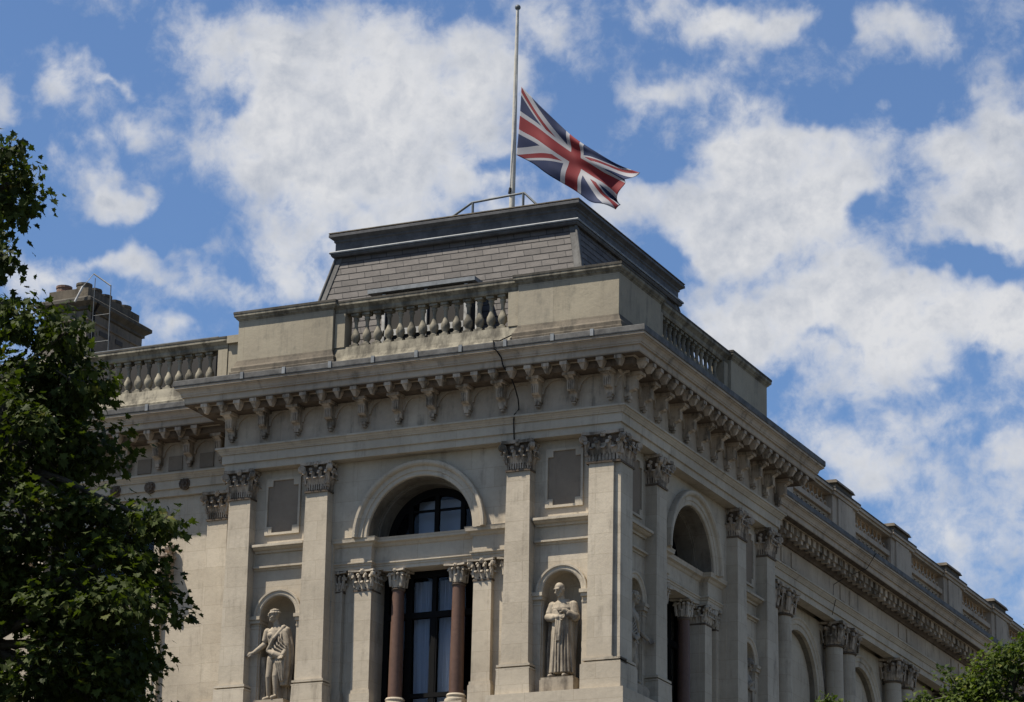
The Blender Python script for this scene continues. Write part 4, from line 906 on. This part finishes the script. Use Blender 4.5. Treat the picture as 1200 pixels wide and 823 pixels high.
# ---- roof-top rail, flagpole, flag
RR = empty('roof_safety_rail', (-4.2, 2.1, 7.1), 'grey bent tube handrail on top of the mansard roof beside the flagpole', 'railing')
bm = NB(); tube(bm, [(-5.38, 1.95, 7.06), (-4.72, 1.95, 7.43), (-3.36, 1.95, 7.49), (-2.97, 1.95, 7.09)], .03, 8); part('top_rail', bm, M['iron'], RR, smooth=50)
for x, z in ((-4.70, 7.43), (-3.38, 7.49)): bm = NB(); tube(bm, [(x, 1.95, 7.05), (x, 1.95, z)], .032, 8); part('rail_post', bm, M['iron'], RR, smooth=50)
FP = empty('flagpole', (-4.93, 4.6, 7.1), 'tall white flagpole with a small round finial standing on the mansard roof', 'flagpole')
bm = NB(); tube(bm, [(-4.935, 4.6, 7.05), (-4.915, 4.6, 9.5), (-4.885, 4.6, 13.55)], [.075, .068, .038], 12); part('mast', bm, M['pole'], FP, smooth=50)
bm = NB(); bmesh.ops.create_uvsphere(bm, u_segments=12, v_segments=8, radius=.075, matrix=Matrix.Translation((-4.882, 4.6, 13.62))); part('finial', bm, M['iron'], FP, smooth=80)
bm = NB(); tube(bm, [(-4.97, 4.52, 8.6), (-4.95, 4.53, 8.75)], .035, 6); part('cleat', bm, M['cable'], FP)
bm = NB(); tube(bm, [(-4.96, 4.53, 8.7), (-4.83, 4.53, 11.4), (-4.87, 4.55, 13.5)], .009, 5); part('halyard', bm, M['pale'], FP)
G = {0: [(-4.724, 4.6, 11.434), (-4.762, 4.6, 10.478), (-4.825, 4.6, 9.623)], 0.25: [(-4.044, 4.6, 10.664), (-4.054, 4.6, 9.939), (-4.154, 4.6, 9.164)], 0.5: [(-3.223, 4.6, 9.815), (-3.26, 4.6, 9.281), (-3.34, 4.6, 8.51)], 0.75: [(-2.372, 4.6, 9.174), (-2.571, 4.6, 8.779), (-2.697, 4.6, 8.064)], 1: [(-1.602, 4.6, 8.729), (-2.024, 4.6, 8.324), (-2.13, 4.6, 7.743)]}
us = [0, .25, .5, .75, 1]
def lag(xs, ys, x):
    r = 0
    for i in range(len(xs)):
        t = ys[i]
        for j in range(len(xs)):
            if j != i: t *= (x - xs[j]) / (xs[i] - xs[j])
        r += t
    return r
def cr_u(vals, u):                                                     # Catmull-Rom through the five stations
    k = min(3, int(u * 4)); f = u * 4 - k; g = lambda i: vals[i] if 0 <= i < 5 else (2 * vals[0] - vals[1] if i < 0 else 2 * vals[4] - vals[3])
    a, b_, c, d = g(k - 1), g(k), g(k + 1), g(k + 2)
    return .5 * (2 * b_ + (c - a) * f + (2 * a - 5 * b_ + 4 * c - d) * f * f + (3 * b_ - a - 3 * c + d) * f ** 3)
bm = NB(); nu, nv = 90, 44; uvl = bm.loops.layers.uv.new('UVMap'); grid = []
for i in range(nu + 1):
    u = i / nu; col = []
    for j in range(nv + 1):
        v = j / nv                                                      # 0 bottom, 1 top
        P = [[cr_u([G[s][r][q] for s in us], u) for r in range(3)] for q in (0, 2)]
        x = lag([1, .5, 0], P[0], v); z = lag([1, .5, 0], P[1], v)
        amp = .10 * min(1, u * 3); y = 4.58 + amp * math.sin(u * 13 + v * 3.2) + .09 * u * math.sin(v * 9 + u * 6) + .05 * math.sin(v * 17 - u * 9) * u
        if u > .8: x += (u - .8) * .35 * math.sin(v * 14); z += (u - .8) * .25 * math.sin(v * 11 + 1)
        # ripple the lower edge
        z += .035 * math.sin(u * 15) * (1 - v) * min(1, u * 4)
        col.append((bm.verts.new((x, y, z)), (u, v)))
    grid.append(col)
for i in range(nu):
    for j in range(nv):
        q = (grid[i][j], grid[i + 1][j], grid[i + 1][j + 1], grid[i][j + 1]); f = bm.faces.new([a[0] for a in q]); f.smooth = True
        for lp, a in zip(f.loops, q): lp[uvl].uv = a[1]
fo = part('flag', bm, M['flag'], None, keep=True); fo['label'] = 'red, white and blue crossed union flag flying at half mast from the flagpole'; fo['category'] = 'flag'
sm = fo.modifiers.new('cloth_thickness', 'SOLIDIFY'); sm.thickness = .006

# ------------------------------------------------------------------ statues
def loft(bm, rings, n=28):
    """rings: (cx, cy, cz, rx, ry, fold, count, phase)"""
    vr = []
    for (cx, cy, cz, rx, ry, fo_, cnt, ph) in rings:
        r = []
        for i in range(n):
            a = 2 * math.pi * i / n; f = 1 + fo_ * (math.sin(cnt * a + ph) + .5 * math.sin((cnt * 1.7) // 1 * a + ph * 2.3))
            r.append(bm.verts.new((cx + rx * f * math.cos(a), cy + ry * f * math.sin(a), cz)))
        vr.append(r)
    for a, b_ in zip(vr, vr[1:]):
        for i in range(n): bm.faces.new((a[i], a[(i + 1) % n], b_[(i + 1) % n], b_[i]))
    bm.faces.new(vr[0][::-1]); bm.faces.new(vr[-1])
def ball(bm, c, r, sc=(1, 1, 1), rz=0, rx=0):
    bmesh.ops.create_uvsphere(bm, u_segments=18, v_segments=12, radius=r, matrix=Matrix.Translation(c) @ Matrix.Rotation(rz, 4, 'Z') @ Matrix.Rotation(rx, 4, 'X') @ Matrix.Diagonal((*sc, 1)))
def limb(bm, pts, rs):
    P = [Vector(p) for p in pts]; out, ro = [], []
    for i in range(len(P) - 1):
        for k in range(4): f = k / 4; out.append(P[i].lerp(P[i + 1], f)); ro.append(rs[i] + (rs[i + 1] - rs[i]) * f)
    out.append(P[-1]); ro.append(rs[-1]); tube(bm, out, ro, 14)
    for p, r in zip(P, rs): ball(bm, p, r * 1.0)
def head(bm, c, turn=0, tilt=0, hair=True):
    """c = centre of the head; faces -y before turning"""
    Mx = Matrix.Translation(c) @ Matrix.Rotation(turn, 4, 'Z') @ Matrix.Rotation(tilt, 4, 'X')
    T = lambda x, y, z: (Mx @ Vector((x, y, z)))
    def el(p, r, s): bmesh.ops.create_uvsphere(bm, u_segments=16, v_segments=12, radius=r, matrix=Mx @ Matrix.Translation(p) @ Matrix.Diagonal((*s, 1)))
    el((0, .015, .03), .125, (.86, 1.02, 1.05)); el((0, -.02, -.06), .095, (.86, .95, 1.1))      # skull, jaw
    el((0, -.125, -.005), .026, (.7, 1.1, 1.7)); el((0, -.112, .045), .06, (1.35, .45, .35))      # nose, brow
    el((0, -.108, -.068), .03, (1.2, .6, .38)); el((0, -.098, -.112), .035, (1, .8, .7))           # mouth, chin
    for s in (-1, 1):
        el((s * .045, -.10, .012), .02, (1.1, .7, .7)); el((s * .112, .01, -.005), .03, (.45, .8, 1.3)); el((s * .065, -.07, -.045), .04, (.8, .8, .8))
    if hair:
        for k in range(26):
            a = 2 * math.pi * k / 13; zz = .05 + .055 * (k // 13); r = .112 - .03 * (k // 13); q = (r * math.cos(a) * .9, .02 + r * math.sin(a), zz)
            if q[1] > -.08: el(q, .034, (1, 1, .9))
def hand(bm, p, d, side):
    d = Vector(d).normalized(); s = Vector(side).normalized(); u = d.cross(s)
    p = Vector(p); M_ = Matrix((( *s, 0), (*u, 0), (*d, 0), (0, 0, 0, 1))).transposed(); M_.translation = p + d * .055
    bmesh.ops.create_uvsphere(bm, u_segments=12, v_segments=8, radius=.058, matrix=M_ @ Matrix.Diagonal((.85, .42, 1.1, 1)))
    for k, ln_ in enumerate((.085, .10, .095, .075)):
        a = p + d * .09 + s * (-.036 + .024 * k); b_ = a + d * ln_ * .55 + u * .01; c = b_ + d * ln_ * .35 + u * .035; tube(bm, [a, b_, c], [.0145, .013, .010], 7)
    a = p + d * .03 - s * .045; tube(bm, [a, a - s * .03 + d * .04, a - s * .03 + d * .08 + u * .02], [.017, .014, .011], 7)
def finish_fig(name, bm, parent, vox, rz, loc):
    for v in bm.verts: v.co = Matrix.Rotation(rz, 3, 'Z') @ v.co + Vector(loc)
    o = part(name, bm, M['statue'], parent, smooth=180)
    md = o.modifiers.new('carving', 'REMESH'); md.mode = 'VOXEL'; md.voxel_size = vox; md.use_smooth_shade = True
    return o
def pedestal(parent, loc, rz, w_=.40, h=.35):
    bm = NB(); R_ = Matrix.Rotation(rz, 3, 'Z')
    fr = lambda a, b_, c: R_ @ Vector((a, b_, c)) + Vector(loc)
    box(bm, fr, -w_, w_, -.30, .36, -h, -.05); box(bm, fr, -w_ + .02, w_ - .02, -.28, .34, -.05, 0); part('pedestal', bm, M['statue'], parent)
def statue_robed(label, loc, rz, mirror=1, turn=.15):
    """long gown to the ankles, forearms crossed at the waist, cloak behind; local -y is outward"""
    E_ = empty('statue', loc, label, 'statue', 'statues standing in the wall niches'); pedestal(E_, loc, rz)
    s = mirror; bm = NB()
    # body with head, neck, forearms, hands, feet
    head(bm, (-.04 * s, -.10, 1.96), turn - .35 * s, .38, hair=False)
    limb(bm, [(-.02 * s, -.02, 1.72), (-.03 * s, -.05, 1.88)], [.085, .07])
    loft(bm, [(0, 0, 1.05, .22, .16, 0, 3, 0), (0, 0, 1.3, .23, .17, 0, 3, 0), (0, 0, 1.55, .27, .18, 0, 3, 0), (0, .01, 1.70, .20, .13, 0, 3, 0), (0, .01, 1.76, .09, .09, 0, 3, 0)])
    limb(bm, [(-.24 * s, .0, 1.62), (-.29 * s, -.05, 1.36), (-.02 * s, -.21, 1.33)], [.10, .085, .055]); hand(bm, (.0, -.22, 1.33), (s, -.1, .02), (0, .1, 1))
    limb(bm, [(.25 * s, .0, 1.62), (.33 * s, -.06, 1.33), (.12 * s, -.20, 1.47)], [.10, .09, .055]); hand(bm, (.11 * s, -.21, 1.48), (-s, -.1, .35), (0, .1, 1))
    for q in (-.17, .12): limb(bm, [(q * s * .6, .02, 1.1), (q * s, .02, .35), (q * s, -.02, .08), (q * s * 1.15, -.22, .04)], [.10, .08, .06, .045])
    finish_fig('figure', bm, E_, .0105, rz, loc)
    bm = NB()
    loft(bm, [(0, .02, .10, .25, .19, .09, 9, .3), (0, .02, .45, .255, .185, .085, 9, .5), (0, .0, .85, .24, .18, .07, 8, .9), (0, -.01, 1.12, .235, .18, .05, 8, 1.2), (0, -.01, 1.3, .235, .185, .03, 7, 1.5), (0, .0, 1.5, .26, .185, .03, 6, 2), (0, .01, 1.66, .24, .15, .02, 5, 2), (0, .01, 1.74, .11, .11, 0, 5, 2)], 60)
    for k in range(9):                                                   # long vertical fold ridges
        a = math.pi * (1.12 + .76 * k / 8); r0, r1 = .20 + .03 * (k % 2), .25 + .025 * ((k * 7) % 3)
        tube(bm, [(r0 * math.cos(a), .17 * math.sin(a) - .01, 1.22 - .05 * (k % 3)), (.24 * math.cos(a), .19 * math.sin(a), .7), (r1 * math.cos(a + .03), .205 * math.sin(a), .11)], [.014 + .004 * (k % 3), .02 + .012 * ((k * 5) % 3) / 2, .028 + .016 * ((k * 3) % 4) / 3], 8)
    limb(bm, [(-.25 * s, .01, 1.64), (-.31 * s, -.04, 1.38), (-.14 * s, -.17, 1.32)], [.095, .10, .08]); limb(bm, [(.24 * s, .01, 1.62), (.33 * s, -.05, 1.35), (.22 * s, -.15, 1.40)], [.095, .10, .08])
    for k in range(3): tube(bm, [(-.05 + .05 * k, -.21, 1.3), (-.06 + .04 * k, -.23, 1.05 - .07 * k), (-.04 + .03 * k, -.22, .8)], [.03, .028, .018], 8)
    finish_fig('gown', bm, E_, .010, rz, loc)
    bm = NB()                                                           # cloak falling from the shoulders to the ground behind
    loft(bm, [(-.08 * s, .14, .05, .32, .16, .07, 11, 0), (-.08 * s, .14, .6, .33, .16, .06, 11, .4), (-.05 * s, .12, 1.1, .34, .15, .05, 9, .8), (-.02 * s, .10, 1.5, .33, .13, .04, 7, 1), (0, .08, 1.70, .22, .12, .02, 5, 1), (0, .07, 1.78, .12, .09, 0, 5, 1)], 60)
    finish_fig('cloak', bm, E_, .0105, rz, loc); return E_
def statue_bare(label, loc, rz, mirror=1):
    """classical figure, bare chest and legs, cloak over one shoulder, low arm held out"""
    E_ = empty('statue', loc, label, 'statue', 'statues standing in the wall niches'); pedestal(E_, loc, rz)
    s = mirror; bm = NB()
    head(bm, (-.06 * s, -.07, 1.98), -.75 * s, .1)
    limb(bm, [(.0, -.0, 1.72), (-.04 * s, -.03, 1.88)], [.085, .068])
    loft(bm, [(0, 0, .98, .19, .14, 0, 2, 0), (0, 0, 1.12, .175, .13, 0, 2, 0), (-.01, 0, 1.28, .18, .13, 0, 2, 0), (0, 0, 1.48, .235, .155, 0, 2, 0), (0, .0, 1.62, .24, .14, 0, 2, 0), (0, .01, 1.72, .14, .10, 0, 2, 0)])
    ball(bm, (-.10, -.11, 1.52), .085, (1.1, .6, .8)); ball(bm, (.10, -.11, 1.52), .085, (1.1, .6, .8))
    limb(bm, [(-.10 * s, 0, .98), (-.13 * s, -.07, .56), (-.17 * s, .04, .10), (-.2 * s, -.12, .045)], [.12, .075, .05, .045])
    limb(bm, [(.09 * s, 0, .98), (.07 * s, -.12, .56), (.08 * s, -.08, .10), (.08 * s, -.26, .045)], [.12, .078, .05, .045])
    ball(bm, (-.15 * s, .01, .38), .07, (.9, 1, 1.6)); ball(bm, (.08 * s, -.07, .38), .07, (.9, 1, 1.6))
    limb(bm, [(-.25 * s, 0, 1.62), (-.32 * s, -.02, 1.32), (-.47 * s, -.20, 1.12)], [.09, .07, .045]); hand(bm, (-.48 * s, -.21, 1.11), (-s, -.45, -.25), (.2, .3, 1))
    limb(bm, [(.25 * s, 0, 1.62), (.32 * s, .0, 1.30), (.28 * s, -.20, 1.02)], [.09, .075, .05]); hand(bm, (.28 * s, -.21, 1.01), (-.1 * s, -.6, -.7), (s, 0, 0))
    finish_fig('figure', bm, E_, .0105, rz, loc)
    bm = NB()                                                           # cloak over the shoulder, across the chest and hanging to the knee
    loft(bm, [(.24 * s, .04, .35, .12, .12, .14, 5, 0), (.26 * s, .02, .7, .16, .14, .12, 6, .4), (.25 * s, .0, 1.0, .19, .16, .10, 6, .8), (.24 * s, .0, 1.3, .18, .16, .08, 6, 1), (.20 * s, .02, 1.6, .14, .14, .05, 5, 1.2), (.15 * s, .03, 1.74, .07, .09, 0, 5, 1)], 50)
    limb(bm, [(.20 * s, -.05, 1.70), (.02 * s, -.17, 1.42), (-.15 * s, -.12, 1.18)], [.05, .05, .045])
    limb(bm, [(-.16 * s, -.10, 1.16), (.05 * s, -.18, 1.06), (.25 * s, -.14, .98)], [.05, .07, .08])
    for k in range(5): tube(bm, [(.30 * s - .05 * s * k, -.14, 1.2), (.30 * s - .05 * s * k, -.17, .85), (.28 * s - .03 * s * k, -.10, .5 - .06 * (k % 2))], [.02, .032, .022], 8)
    for k in range(5): tube(bm, [(.16 * s - .07 * s * k, -.08 - .02 * (k % 2), 1.66 - .09 * k), (.20 * s - .04 * s * k, -.19, 1.40 - .07 * k), (.34 * s, -.16, 1.22 - .06 * k)], [.014, .022, .016], 8)
    loft(bm, [(0, .17, .02, .28, .10, .10, 9, 0), (0, .16, .8, .25, .09, .09, 9, .5), (0, .14, 1.5, .22, .08, .05, 7, 1), (.05 * s, .1, 1.72, .14, .06, .0, 7, 1)], 50)
    finish_fig('drapery', bm, E_, .010, rz, loc)
    bm = NB(); loft(bm, [(-.36 * s, .14, .0, .10, .09, .14, 6, 0), (-.35 * s, .12, .6, .085, .08, .12, 6, .6), (-.36 * s, .06, 1.05, .06, .06, .08, 6, 1)], 36); finish_fig('falling_drape', bm, E_, .010, rz, loc)
    return E_
statue_robed('pale stone statue in a long gown, standing in the niche beside the corner pier', ffront(1.46, -.32, -4.6), 0, 1)
statue_bare('pale stone statue with bare legs and one arm held out, in the leftmost niche', ffront(8.58, -.32, -4.64), 0, 1)
statue_bare('shadowed stone statue in the niche of the shaded side, nearest the corner pier', fright(1.46, -.34, -4.6), math.pi / 2, -1)
statue_robed('shadowed stone statue in the far niche of the shaded side, beyond the arched window', fright(8.54, -.34, -4.7), math.pi / 2, -1, -.4)

# ------------------------------------------------------------------ trees
LOBES = [(0, 0), (-.12, .10), (-.42, .02), (-.34, .26), (-.50, .46), (-.26, .48), (-.20, .72), (-.07, .70), (0, 1.0), (.07, .70), (.20, .72), (.26, .48), (.50, .46), (.34, .26), (.42, .02), (.12, .10)]
def tree(label, base, blobs, nleaf, size, lm, seed, trunk, group=None, cluster=.26, name='plane_tree'):
    """blobs: (x, y, z, rx, ry, rz)"""
    rnd = random.Random(seed)
    T_ = empty(name, base, label, 'tree', group)
    # trunk and limbs
    bm = NB(); top = Vector(trunk[-1])
    pts = [Vector(base)] + [Vector(p) for p in trunk]
    r0 = .34; tube(bm, pts, [r0 * (1 - .7 * i / (len(pts) - 1)) for i in range(len(pts))], 14)
    part('trunk', bm, M['bark'], T_, smooth=60)
    tw = NB(); clusters = []
    vol = [b_[3] * b_[4] * b_[5] for b_ in blobs]; area = [b_[3] * b_[5] for b_ in blobs]; ta = sum(area)
    for b_, ar in zip(blobs, area):
        c = Vector(b_[:3]); a = min(pts[1:], key=lambda p: (p - c).length)
        mid = a.lerp(c, .55) + Vector((rnd.uniform(-.3, .3), rnd.uniform(-.3, .3), .2)); tube(tw, [a, mid, c], [.09, .05, .02], 7)
        n = max(6, int(nleaf * ar / ta / 34))
        for _ in range(n):
            while True:
                q = Vector((rnd.uniform(-1, 1), rnd.uniform(-1, 1), rnd.uniform(-1, 1)))
                if .2 < q.length < 1: break
            p = c + Vector((q.x * b_[3], q.y * b_[4], q.z * b_[5])); clusters.append((p, c, q))
            if rnd.random() < .55: tube(tw, [c.lerp(p, .1), c.lerp(p, .6) + Vector((0, 0, .05)), p], [.018, .011, .006], 5)
    part('branches', tw, M['bark'], T_)
    V, F, tone = [], [], []
    for p, c, q in clusters:
        k = int(34 * rnd.uniform(.6, 1.4)); ctone = rnd.uniform(0, .75)
        for _ in range(k):
            o_ = Vector((rnd.gauss(0, cluster), rnd.gauss(0, cluster), rnd.gauss(0, cluster * .7))); pos = p + o_
            out = (pos - c); out.z -= .6; out = out.normalized() if out.length > 0 else Vector((0, 0, -1))
            d = (out + Vector((rnd.gauss(0, .5), rnd.gauss(0, .5), rnd.gauss(0, .45)))).normalized()
            nrm = Vector((rnd.gauss(0, .5), rnd.gauss(0, .5), 1)); s = d.cross(nrm).normalized(); nn = s.cross(d)
            sz = size * rnd.uniform(.55, 1.25); i0 = len(V); fold = rnd.uniform(.05, .3); droop = rnd.uniform(0, .35)
            for (x, y) in LOBES: V.append(pos + s * x * sz + d * y * sz + nn * (abs(x) * fold - y * y * droop) * sz)
            V.append(pos + d * .36 * sz - nn * .02 * sz); m_ = len(LOBES)
            for i in range(m_): F.append((i0 + i, i0 + (i + 1) % m_, i0 + m_))
            t = min(1, max(0, ctone + rnd.gauss(0, .16) + (.35 if rnd.random() < .04 else 0))); tone += [t] * m_
    me = bpy.data.meshes.new('crown'); org = Vector(base); me.from_pydata([v - org for v in V], [], F); me.materials.append(lm)
    at = me.attributes.new('tone', 'FLOAT', 'FACE'); at.data.foreach_set('value', tone)
    o = bpy.data.objects.new('crown', me); COL.objects.link(o); o.parent = T_; return T_
LT = [(-2.17, 0.15, 0.33, 0.24), (-2.03, -0.76, 0.3, 0.15), (-2.12, -1.63, 0.17, 0.24), (-2.12, -0.38, 0.27, 0.33), (-2.07, -2.58, 0.3, 0.32), (-0.55, -3.23, 0.41, 0.23), (-1.37, -2.95, 0.49, 0.32), (-1.39, -3.73, 0.88, 0.64), (-0.58, -3.93, 0.51, 0.37), (-1.22, -4.87, 0.83, 0.84), (-0.65, -4.71, 0.54, 0.56), (-1.34, -6.23, 1.1, 0.96), (-0.18, -6.13, 0.74, 0.57), (0.56, -6.78, 0.4, 0.32), (-0.16, -7.41, 1.22, 0.8), (0.77, -7.68, 0.69, 0.34), (0.49, -8.38, 0.57, 0.42), (-0.69, -8.57, 1.37, 0.79), (-1.73, -7.29, 0.95, 0.81), (0.85, -6.27, 0.21, 0.16)]
blobs = []
rb = random.Random(3)
for x, z, rx, rz_ in LT: blobs.append((x, -20.4 + rb.uniform(-.5, .6), z, rx, max(.45, (rx + rz_) * .75), rz_))
# the rest of the crown outside the picture
for x, z, r in ((-3.2, -.5, 1.0), (-4.0, -2.2, 1.3), (-3.2, -4.3, 1.4), (-5.0, -4.5, 1.4), (-3.3, -6.6, 1.5), (-5.3, -7, 1.5), (-3.0, -9.0, 1.5), (-1.0, -10.3, 1.3), (-4.8, -9.8, 1.4), (.6, -9.6, .7), (-2.8, -11.4, 1.3)): blobs.append((x, -20.2, z, r, r * 1.1, r * .85))
tree('big dark green plane tree filling the left edge in front of the building', (-2.6, -20.2, GZ + .1), blobs, 50000, .16, M['leaf'], 11,
     [(-2.7, -20.2, -15), (-2.4, -20.3, -11), (-2.1, -20.3, -8), (-2.1, -20.3, -5), (-2.8, -20.3, -2.2), (-2.9, -20.35, -.6)], None, .16)
def crown(x, y, z, sp, n, seed):
    r = random.Random(seed); out = [(x, y, z, sp * .5, sp * .5, sp * .5)]
    for i in range(n):
        a = r.uniform(0, 6.28); q = sp * r.uniform(.3, .85); out.append((x + q * math.cos(a), y + q * math.sin(a), z + r.uniform(-.9, .7) * sp * (.55 if q > sp * .6 else 1), sp * .34, sp * .34, sp * .28))
    return out

r1 = [(8.05, -2.0, -5.85, .45, .5, .36), (7.35, -2.2, -6.15, .28, .4, .22), (8.75, -1.9, -5.75, .5, .6, .42), (9.15, -1.8, -5.35, .42, .6, .38), (9.7, -1.8, -5.3, .55, .7, .5), (8.4, -1.9, -6.5, .9, .9, .6), (9.6, -1.8, -6.6, 1.0, 1.0, .7), (10.6, -1.7, -6.2, 1.0, 1.1, .8), (9.2, -1.8, -7.8, 1.6, 1.5, .9), (10.8, -1.6, -8, 1.3, 1.3, .9), (7.6, -2.2, -7.6, .8, .9, .7)]
tree('bright leafy street tree at the bottom right corner in front of the colonnade', (9.3, -1.9, GZ + .1), r1, 24000, .10, M['leafb'], 21, [(9.3, -1.9, -15), (9.2, -1.85, -11), (9.1, -1.85, -8), (9.0, -1.85, -6.2)], 'street trees beside the building', .12, 'street_tree')
r2 = [(5.72, -2.7, -6.2, .2, .3, .22), (5.5, -2.8, -6.6, .42, .5, .34), (6.0, -2.7, -6.7, .4, .5, .34), (5.7, -2.7, -7.5, .9, .9, .7), (5.7, -2.7, -8.8, 1.1, 1.1, .8)]
tree('tip of a small bright green tree below the arches, left of the bigger leafy tree', (5.7, -2.7, GZ + .1), r2, 7000, .10, M['leafb'], 5, [(5.7, -2.7, -15), (5.7, -2.7, -11), (5.7, -2.7, -8), (5.72, -2.7, -6.6)], 'street trees beside the building', .12, 'street_tree')
